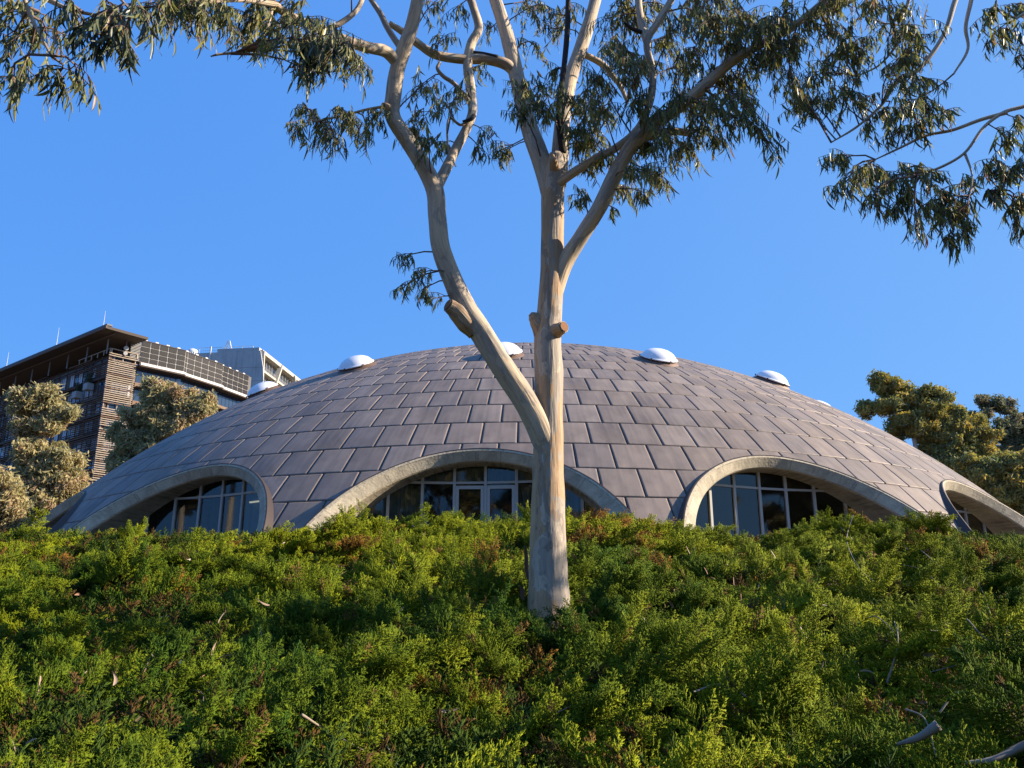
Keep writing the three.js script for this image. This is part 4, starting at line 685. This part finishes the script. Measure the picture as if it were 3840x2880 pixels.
  farTree('wattle_tree', 'low yellow-flecked tree at the right picture edge', b, [{ p: b.clone(), r: 0.2 }, ...trunkPx([[2216, 1130, 10], [2200, 1060, 8], [2185, 1010, 5]], d)],
    lobePx([[2150, 1020, 40, 28, 500], [2190, 1000, 40, 26, 500], [2200, 1050, 50, 34, 600], [2240, 1030, 50, 50, 500], [2180, 1085, 44, 30, 420], [2240, 1100, 60, 50, 500], [2120, 1045, 40, 30, 420], [2100, 1010, 36, 26, 380], [2150, 1070, 44, 30, 420]], d), WATTLE, 83, { group: 'trees beyond the dome at right' });
}
{ // unseen grove round the camera, several trees added so panes mirror less sky
  const spots = [[-16, 16, 13, 'far left behind the camera'], [-6, 20, 15, 'left behind the camera'], [3, 17, 14, 'straight behind the camera'], [13, 19, 16, 'right behind the camera'], [22, 12, 14, 'far right behind the camera'], [-11, 26, 18, 'second row left behind the camera'], [-1, 27, 18, 'second row middle behind the camera'], [8, 26, 18, 'second row right behind the camera'], [18, 27, 19, 'second row far right behind the camera'], [-22, 24, 18, 'second row far left behind the camera'], [29, 22, 18, 'outermost right behind the camera'], [31, 7, 15, 'near the road on the far right'], [38, 15, 18, 'at the end of the right row'], [-27, 8, 15, 'near the path on the far left'], [-34, 16, 18, 'at the end of the left row'], [20, 4, 14, 'at the near end of the right row'], [27, 3.5, 15, 'second in the right row'], [33, 10, 17, 'third in the right row'], [13, 8, 14, 'just behind the right shoulder of the camera'], [-20, 5, 14, 'at the near end of the left row'], [40, 2, 17, 'by the road right of the camera'], [46, 7, 18, 'far by the road right of the camera'], [-27, -14, 13, 'left of the dome approach'], [-33, -19, 15, 'left of the dome, outside the frame'], [-37, -11, 16, 'furthest left beside the bank']];
  spots.forEach(([x, z, h, where], i) => {
    const r = rng(300 + i * 7), y = groundAt(x, z), b = V(x, y, z), tp = [0, 0.25, 0.5, 0.75, 0.95].map((k) => ({ p: V(x + (r() - 0.5) * k * 1.6, y + h * k, z + (r() - 0.5) * k * 1.6), r: 0.22 * (1 - k * 0.8) }));
    const lobes = []; const K = h > 17 ? 22 : z > 4 || Math.abs(x) > 20 ? 14 : 9; for (let k = 0; k < K; k++) { const a = r() * 6.28, q = r() * (h > 17 ? 1.5 : 1); lobes.push([V(x + Math.cos(a) * 2.3 * (0.3 + q), y + h * (z > 10 ? 0.25 + 0.72 * r() : 0.45 + 0.5 * r()), z + Math.sin(a) * 2.3 * (0.3 + q)), 1.3 + r() * 0.7, 0.9 + r() * 0.5, 150]); }
    farTree('grove_tree', `gum tree outside the picture, ${where}`, b, tp, lobes, GUM, 400 + i, { size: 1.3, group: 'grove around the camera' });
  });
}
// ---------------------------------------------------------------- juniper bank
const CREST = [[-40, -0.10], [-9, -0.06], [-5.4, -0.08], [-4.1, -0.09], [-3.0, 0.15], [-2.0, 0.20], [-0.8, 0.26], [0.3, 0.15], [1.1, 0.24], [2.9, 0.16], [4.1, -0.06], [5.1, -0.04], [5.8, 0.30], [6.8, 0.30], [7.6, 0.04], [8.6, -0.2], [40, -0.2]];
function mound(x, z) {                                                   // rounded cushions with sharp creases between them
  const wx = x + 0.5 * noise(x * 0.9, z * 0.9, 211), wz = z + 0.5 * noise(x * 0.9 + 9, z * 0.9, 213);
  const a = Math.abs(2 * noise(wx * 0.85 + 11, wz * 1.0 + 5, 201) - 1), b = Math.abs(2 * noise(wx * 2.0 + 3, wz * 2.3, 205) - 1), c = noise(x * 0.28, z * 0.3 + 8, 209);
  return 0.70 * (Math.pow(a, 0.55) - 0.62) + 0.32 * (Math.sqrt(b) - 0.62) + 0.25 * (c - 0.5);
}
function canopyAt(x, z) { const d = -z, g = groundAt(x, z); return Math.max(g + 0.20, g + 0.37 + mound(x, z) * (1 - 0.4 * smooth(11, 14, d)) + (table(CREST, x) - 0.13) * smooth(11.5, 14.5, d)); }
function sprig(seed, len) {                                             // a feathery juniper shoot, root at the origin, pointing up
  const r = rng(seed), pos = [], idx = [], col = [];
  const spike = (p, d, l, w, c0, c1) => { const a = V(0.37, 0.21, 0.9).cross(d).normalize(), b = a.clone().cross(d), n = pos.length / 3; for (let s = 0; s < 3; s++) { const q = p.clone().addScaledVector(a, Math.cos(s * 2.094) * w).addScaledVector(b, Math.sin(s * 2.094) * w); pos.push(q.x, q.y, q.z); col.push(...c0); } const e = p.clone().addScaledVector(d, l); pos.push(e.x, e.y, e.z); col.push(...c1); for (let s = 0; s < 3; s++) idx.push(n + s, n + (s + 1) % 3, n + 3); };
  const bow = (t) => V(0.22 * t * t * len * (seed % 2 ? 1 : -1), t * len, 0.10 * t * t * len);
  const old = [0.36, 0.44, 0.5], mid = [0.85, 0.88, 0.8], tip = [1.95, 1.70, 0.8], wood = [1.1, 0.6, 0.5];  // new tips are paler by nature; added contrast paints light and shadow in
  for (let i = 0; i < 4; i++) { const p = bow(i / 4), q = bow((i + 1) / 4); spike(p, q.clone().sub(p).normalize(), q.distanceTo(p) * 1.05, 0.0032 * (1.1 - i * 0.22), wood, wood); }
  const N = 18;
  for (let k = 0; k < N; k++) {
    const t = 0.12 + 0.86 * k / N, p = bow(t), side = (k % 2 ? 1 : -1), roll = (r() - 0.5) * 1.7 + (k % 4 < 2 ? 0.4 : -0.4);
    const d = V(side * Math.cos(roll) * 0.95, 0.62 + r() * 0.25, Math.sin(roll) * 0.95).normalize(), L = len * lerp(0.46, 0.15, t) * (0.7 + 0.5 * r());
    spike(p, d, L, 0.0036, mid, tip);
    const M = 11; for (let j = 0; j < M; j++) {
      const u = 0.18 + 0.82 * j / M, q = p.clone().addScaledVector(d, L * u), ro = r() * 6.28, e = d.clone().multiplyScalar(0.75).add(V(Math.cos(ro), Math.sin(ro) * 0.5 + 0.45, Math.sin(ro)).multiplyScalar(0.72)).normalize();
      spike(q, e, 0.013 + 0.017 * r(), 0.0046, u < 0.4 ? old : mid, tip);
    }
  }
  const tp = bow(1); for (let j = 0; j < 5; j++) spike(bow(0.86 + j * 0.03), V((r() - 0.5) * 0.9, 1, (r() - 0.5) * 0.9).normalize(), 0.035, 0.0022, mid, tip);
  return geo(pos, idx, null, col);
}
{
  const kinds = [sprig(1, 0.27), sprig(2, 0.22), sprig(3, 0.31), sprig(4, 0.18), sprig(5, 0.25)], sets = kinds.map(() => []), rr = rng(909);
  const up = V(0, 1, 0);
  for (const [d0, d1, dens] of [[2.3, 4.2, 640], [4.2, 6.5, 540], [6.5, 9.5, 450], [9.5, 12.5, 380], [12.5, 15.2, 380], [15.2, 18, 180]]) {
    const half = (d) => 0.64 * d + 2.2, area = (half(d0) + half(d1)) * (d1 - d0), PER = 15, n = Math.round(area * dens * 0.88 / PER);
    for (let i = 0; i < n; i++) {
      const d = d0 + (d1 - d0) * rr(), x = (rr() * 2 - 1) * half(d), z = -d, e = 0.12;
      const h = canopyAt(x, z), gx = (canopyAt(x + e, z) - canopyAt(x - e, z)) / (2 * e), gz = (canopyAt(x, z + e) - canopyAt(x, z - e)) / (2 * e), nrm = V(-gx, 1, -gz).normalize();
      const a = noise(x * 0.5, z * 0.5, 241) * 9.0 + (rr() - 0.5) * 2.6, lift = 0.10 + 0.55 * rr();
      const dir = V(Math.cos(a), 0, Math.sin(a)); dir.addScaledVector(nrm, -dir.dot(nrm)).normalize().addScaledVector(nrm, lift).normalize();
      const side = dir.clone().cross(nrm).normalize(), L = (0.34 + 0.34 * rr()), root = V(x, h - 0.10 - 0.20 * rr(), z);
      const tone = fbm(x * 0.5 + 7, z * 0.5, 251, 3), dry = fbm(x * 1.15 + 20, z * 1.3 + 3, 261, 3) + 0.09 * smooth(11, 14, d) * smooth(-1.5, 0.5, x) + 0.02 * smooth(1, 4, x);
      const deadBranch = dry > 0.655 && rr() < smooth(0.655, 0.76, dry) * 0.5, own = (rr() - 0.5) * 0.5;
      for (let k = 0; k < 3; k++) {                                        // low undergrowth hiding the soil; shadow of the gaps put into its colour
        const ux = x + (rr() - 0.5) * 0.5, uz = z + (rr() - 0.5) * 0.5; if (Math.hypot(ux - 0.40, -uz - 9.45) < 0.3) continue;
        const q = new THREE.Quaternion().setFromUnitVectors(up, V((rr() - 0.5) * 1.4, 0.8, (rr() - 0.5) * 1.4).normalize());
        sets[Math.floor(rr() * kinds.length)].push([V(ux, groundAt(ux, uz) + 0.02, uz), q, 1.0 + 0.5 * rr(), rr() < 0.75 ? [0.036, 0.066, 0.009] : [0.075, 0.045, 0.018]]);
      }
      for (let k = 0; k < PER; k++) {
        const t = 0.10 + 0.90 * (k + rr() * 0.6) / PER, p = root.clone().addScaledVector(dir, L * t).add(V(0, -0.10 * t * t * L, 0));
        if (Math.hypot(p.x - 0.40, -p.z - 9.45) < 0.27) continue;
        const sd = (k % 2 ? 1 : -1) * (0.5 + 0.6 * rr()), v = dir.clone().addScaledVector(side, sd).addScaledVector(nrm, 0.05 + 0.42 * rr()).normalize();
        const q = new THREE.Quaternion().setFromUnitVectors(up, v).multiply(new THREE.Quaternion().setFromAxisAngle(up, rr() * 6.28));
        const s = (d > 9.5 ? 1.05 : 0.85) * (1.05 - 0.45 * t) * (0.75 + 0.5 * rr());
        let c;
        if (deadBranch && rr() < 0.85) c = rr() < 0.5 ? [0.20, 0.105, 0.025] : [0.14, 0.085, 0.025];
        else { const kk = clamp(tone * 1.5 - 0.36 + 0.25 * smooth(9, 14, d) + own + (rr() - 0.5) * 0.25, 0, 1); c = [lerp(0.030, 0.185, kk), lerp(0.076, 0.225, kk), lerp(0.006, 0.009, kk)]; if (rr() < 0.02) c = [0.12, 0.075, 0.035]; }  // sunlight on the crest put into the colour of far shoots
        sets[Math.floor(rr() * kinds.length)].push([p, q, s, c]);
      }
    }
  }
  const jm = new THREE.MeshPhysicalMaterial({ color: 0xffffff, roughness: 0.75, specularIntensity: 0.3, vertexColors: true });
  const root = new THREE.Group(); root.name = 'juniper_ground_cover'; tag(root, 'dense feathery green juniper covering the whole bank', 'ground cover', null, 'stuff'); scene.add(root);
  kinds.forEach((g, k) => { const im = new THREE.InstancedMesh(g, jm, sets[k].length); im.name = 'juniper_shoots'; im.castShadow = im.receiveShadow = true; sets[k].forEach(([p, q, s, c], i) => { im.setMatrixAt(i, new THREE.Matrix4().compose(p, q, V(s, s, s))); im.setColorAt(i, lin(...c)); }); root.add(im); });
}
{ // dead leaves and twigs dropped on the junipers
  const rr = rng(515), litter = [[], []];
  for (let i = 0; i < 1100; i++) {
    const d = 2.6 + 13 * Math.pow(rr(), 1.2), x = (rr() * 2 - 1) * (0.6 * d + 1), cl = noise(x * 1.1 + 5, d * 1.1, 281) + 0.18 * smooth(0, 3, x);
    if (cl < 0.5) continue;
    const p = V(x, canopyAt(x, -d) + 0.0 + rr() * 0.06, -d), q = new THREE.Quaternion().setFromEuler(new THREE.Euler(rr() * 2.5, rr() * 6.28, rr() * 6.28)), s = 0.08 + 0.06 * rr();
    litter[i % 2].push(new THREE.Matrix4().compose(p, q, V(s * 1.7, s, s * 3)), );
  }
  const lm = std([1, 1, 1], 0.75), root = new THREE.Group(); root.name = 'leaf_litter'; tag(root, 'dry pinkish brown gum leaves scattered over the junipers', 'leaf litter', null, 'stuff'); scene.add(root);
  litter.forEach((set, k) => { const im = new THREE.InstancedMesh(leafGeometry(k ? 0.7 : -0.4, 6), lm, set.length); im.name = 'dead_leaves'; set.forEach((m, i) => { im.setMatrixAt(i, m); const t = rr(); im.setColorAt(i, lin(...(t < 0.45 ? [0.34, 0.24, 0.17] : t < 0.75 ? [0.26, 0.14, 0.09] : [0.40, 0.33, 0.27]))); }); im.castShadow = im.receiveShadow = true; root.add(im); });
  const grey = std([0.22, 0.19, 0.16], 0.85), pale = std([0.30, 0.24, 0.18], 0.85), brown = std([0.15, 0.10, 0.07], 0.85);
  const lay = (pts, w, mat, label, group, name = 'fallen_twig') => {      // pts in picture pixels; each point rests on the canopy below it
    const res = pts.map(([px, py, lift = 0.02]) => { let d = 2.6; for (; d < 17; d += 0.02) { const p = at(px, py, d); if (p.y < canopyAt(p.x, -d) + 0.02) break; } const p = at(px, py, d); p.y = canopyAt(p.x, -d) + lift; return p; });
    const base = res[0].clone(), n = res.length, pl = res.map((p, i) => ({ p, r: w / 2 * (1 - 0.65 * i / (n - 1)) }));
    const m = mesh(name, place(tube(pl, 6, 0.3, 3), base), mat); m.position.copy(base); tag(m, label, name === 'fallen_branch' ? 'branch' : 'twig', group); return m;
  };
  const G = 'bare twigs lying on the junipers';
  lay([[2300, 1580, 0.02], [2212, 1604, 0.0], [2140, 1620, -0.02], [2080, 1614, -0.05]], 0.045, grey, 'thick grey fallen branch at the lower right corner', null, 'fallen_branch');
  lay([[2030, 1590, 0.05], [1985, 1602, 0.03], [1940, 1618, 0.02]], 0.045, grey, 'short grey log piece among the junipers, lower right', null, 'fallen_branch');
  lay([[650, 1582, 0.09], [700, 1598, 0.06], [760, 1622, 0.05], [830, 1650, 0.03]], 0.016, pale, 'forked pale twig at the bottom edge left of centre', null, 'fallen_branch');
  lay([[1918, 1490, 0.02], [1940, 1456, 0.12], [1946, 1428, 0.16], [1938, 1394, 0.18]], 0.014, pale, 'pale crooked twig standing up from the junipers at right', null, 'fallen_branch');
  lay([[1846, 1142, 0.25], [1835, 1160, 0.14], [1838, 1200, 0.05], [1862, 1240, 0.05], [1890, 1262, 0.03]], 0.016, grey, 'hooked grey twig with a curled leaf below the right arch', null, 'fallen_branch');
  const arcs = [[[1790, 1275], [1830, 1262], [1880, 1266], [1930, 1270]], [[1870, 1330], [1900, 1345], [1925, 1370], [1950, 1395]], [[1940, 1220], [1990, 1240], [2040, 1275], [2100, 1300]], [[1990, 1200], [2040, 1230], [2090, 1262], [2110, 1310]], [[2050, 1190], [2090, 1220], [2120, 1270], [2140, 1330]], [[1850, 1300], [1900, 1320], [1960, 1340]], [[2000, 1380], [2050, 1396], [2110, 1404]], [[2030, 1540], [2070, 1528], [2130, 1534], [2170, 1538]], [[1600, 1510], [1660, 1530], [1700, 1560], [1740, 1620]], [[1500, 1520], [1560, 1505], [1600, 1530]], [[1430, 1366], [1480, 1378], [1530, 1382]], [[1650, 1440], [1720, 1432], [1770, 1440]], [[1690, 1470], [1740, 1490], [1800, 1500]], [[1370, 1590], [1420, 1580], [1470, 1600]], [[2010, 1440], [2070, 1450], [2120, 1440]], [[560, 1370], [566, 1400], [570, 1430]], [[380, 1500], [420, 1520], [440, 1545]], [[820, 1610], [850, 1630], [870, 1655]], [[1280, 1640], [1330, 1620], [1390, 1630]], [[1720, 1590], [1760, 1575], [1820, 1600]], [[2090, 1350], [2140, 1380], [2190, 1370]], [[1960, 1560], [2000, 1580], [2020, 1620]], [[1540, 1330], [1580, 1320], [1640, 1335]], [[960, 1320], [985, 1345], [1000, 1375]]];
  const rt = rng(88); for (let i = 0; i < 15; i++) { const px = 1650 + rt() * 560, py = 1190 + rt() * 440, a = rt() * 3.14, l = 30 + rt() * 60; arcs.push([[px, py], [px + Math.cos(a) * l * 0.5, py + Math.sin(a) * l * 0.3 + (rt() - 0.5) * 14], [px + Math.cos(a) * l, py + Math.sin(a) * l * 0.6]]); }
  const ORD = 'first second third fourth fifth sixth seventh eighth ninth tenth eleventh twelfth thirteenth fourteenth fifteenth sixteenth seventeenth eighteenth nineteenth twentieth'.split(' ').concat(['first', 'second', 'third', 'fourth', 'fifth', 'sixth', 'seventh', 'eighth', 'ninth'].map((w) => 'twenty-' + w), ['thirtieth'], ['first', 'second', 'third', 'fourth', 'fifth', 'sixth', 'seventh', 'eighth', 'ninth'].map((w) => 'thirty-' + w), ['fortieth']);
  arcs.sort((a, b) => a[0][0] - b[0][0]);
  arcs.forEach((a, i) => lay(a.map(([x, y], k) => [x, y, 0.03 + 0.05 * Math.sin(k * 1.7 + i)]), 0.007 + 0.005 * ((i * 7) % 5) / 5, [grey, pale, brown][i % 3 === 2 && i % 2 ? 2 : i % 2], `${ORD[i]} thin bare twig from the left lying on the junipers`, G));
}
renderer.render(scene, camera);
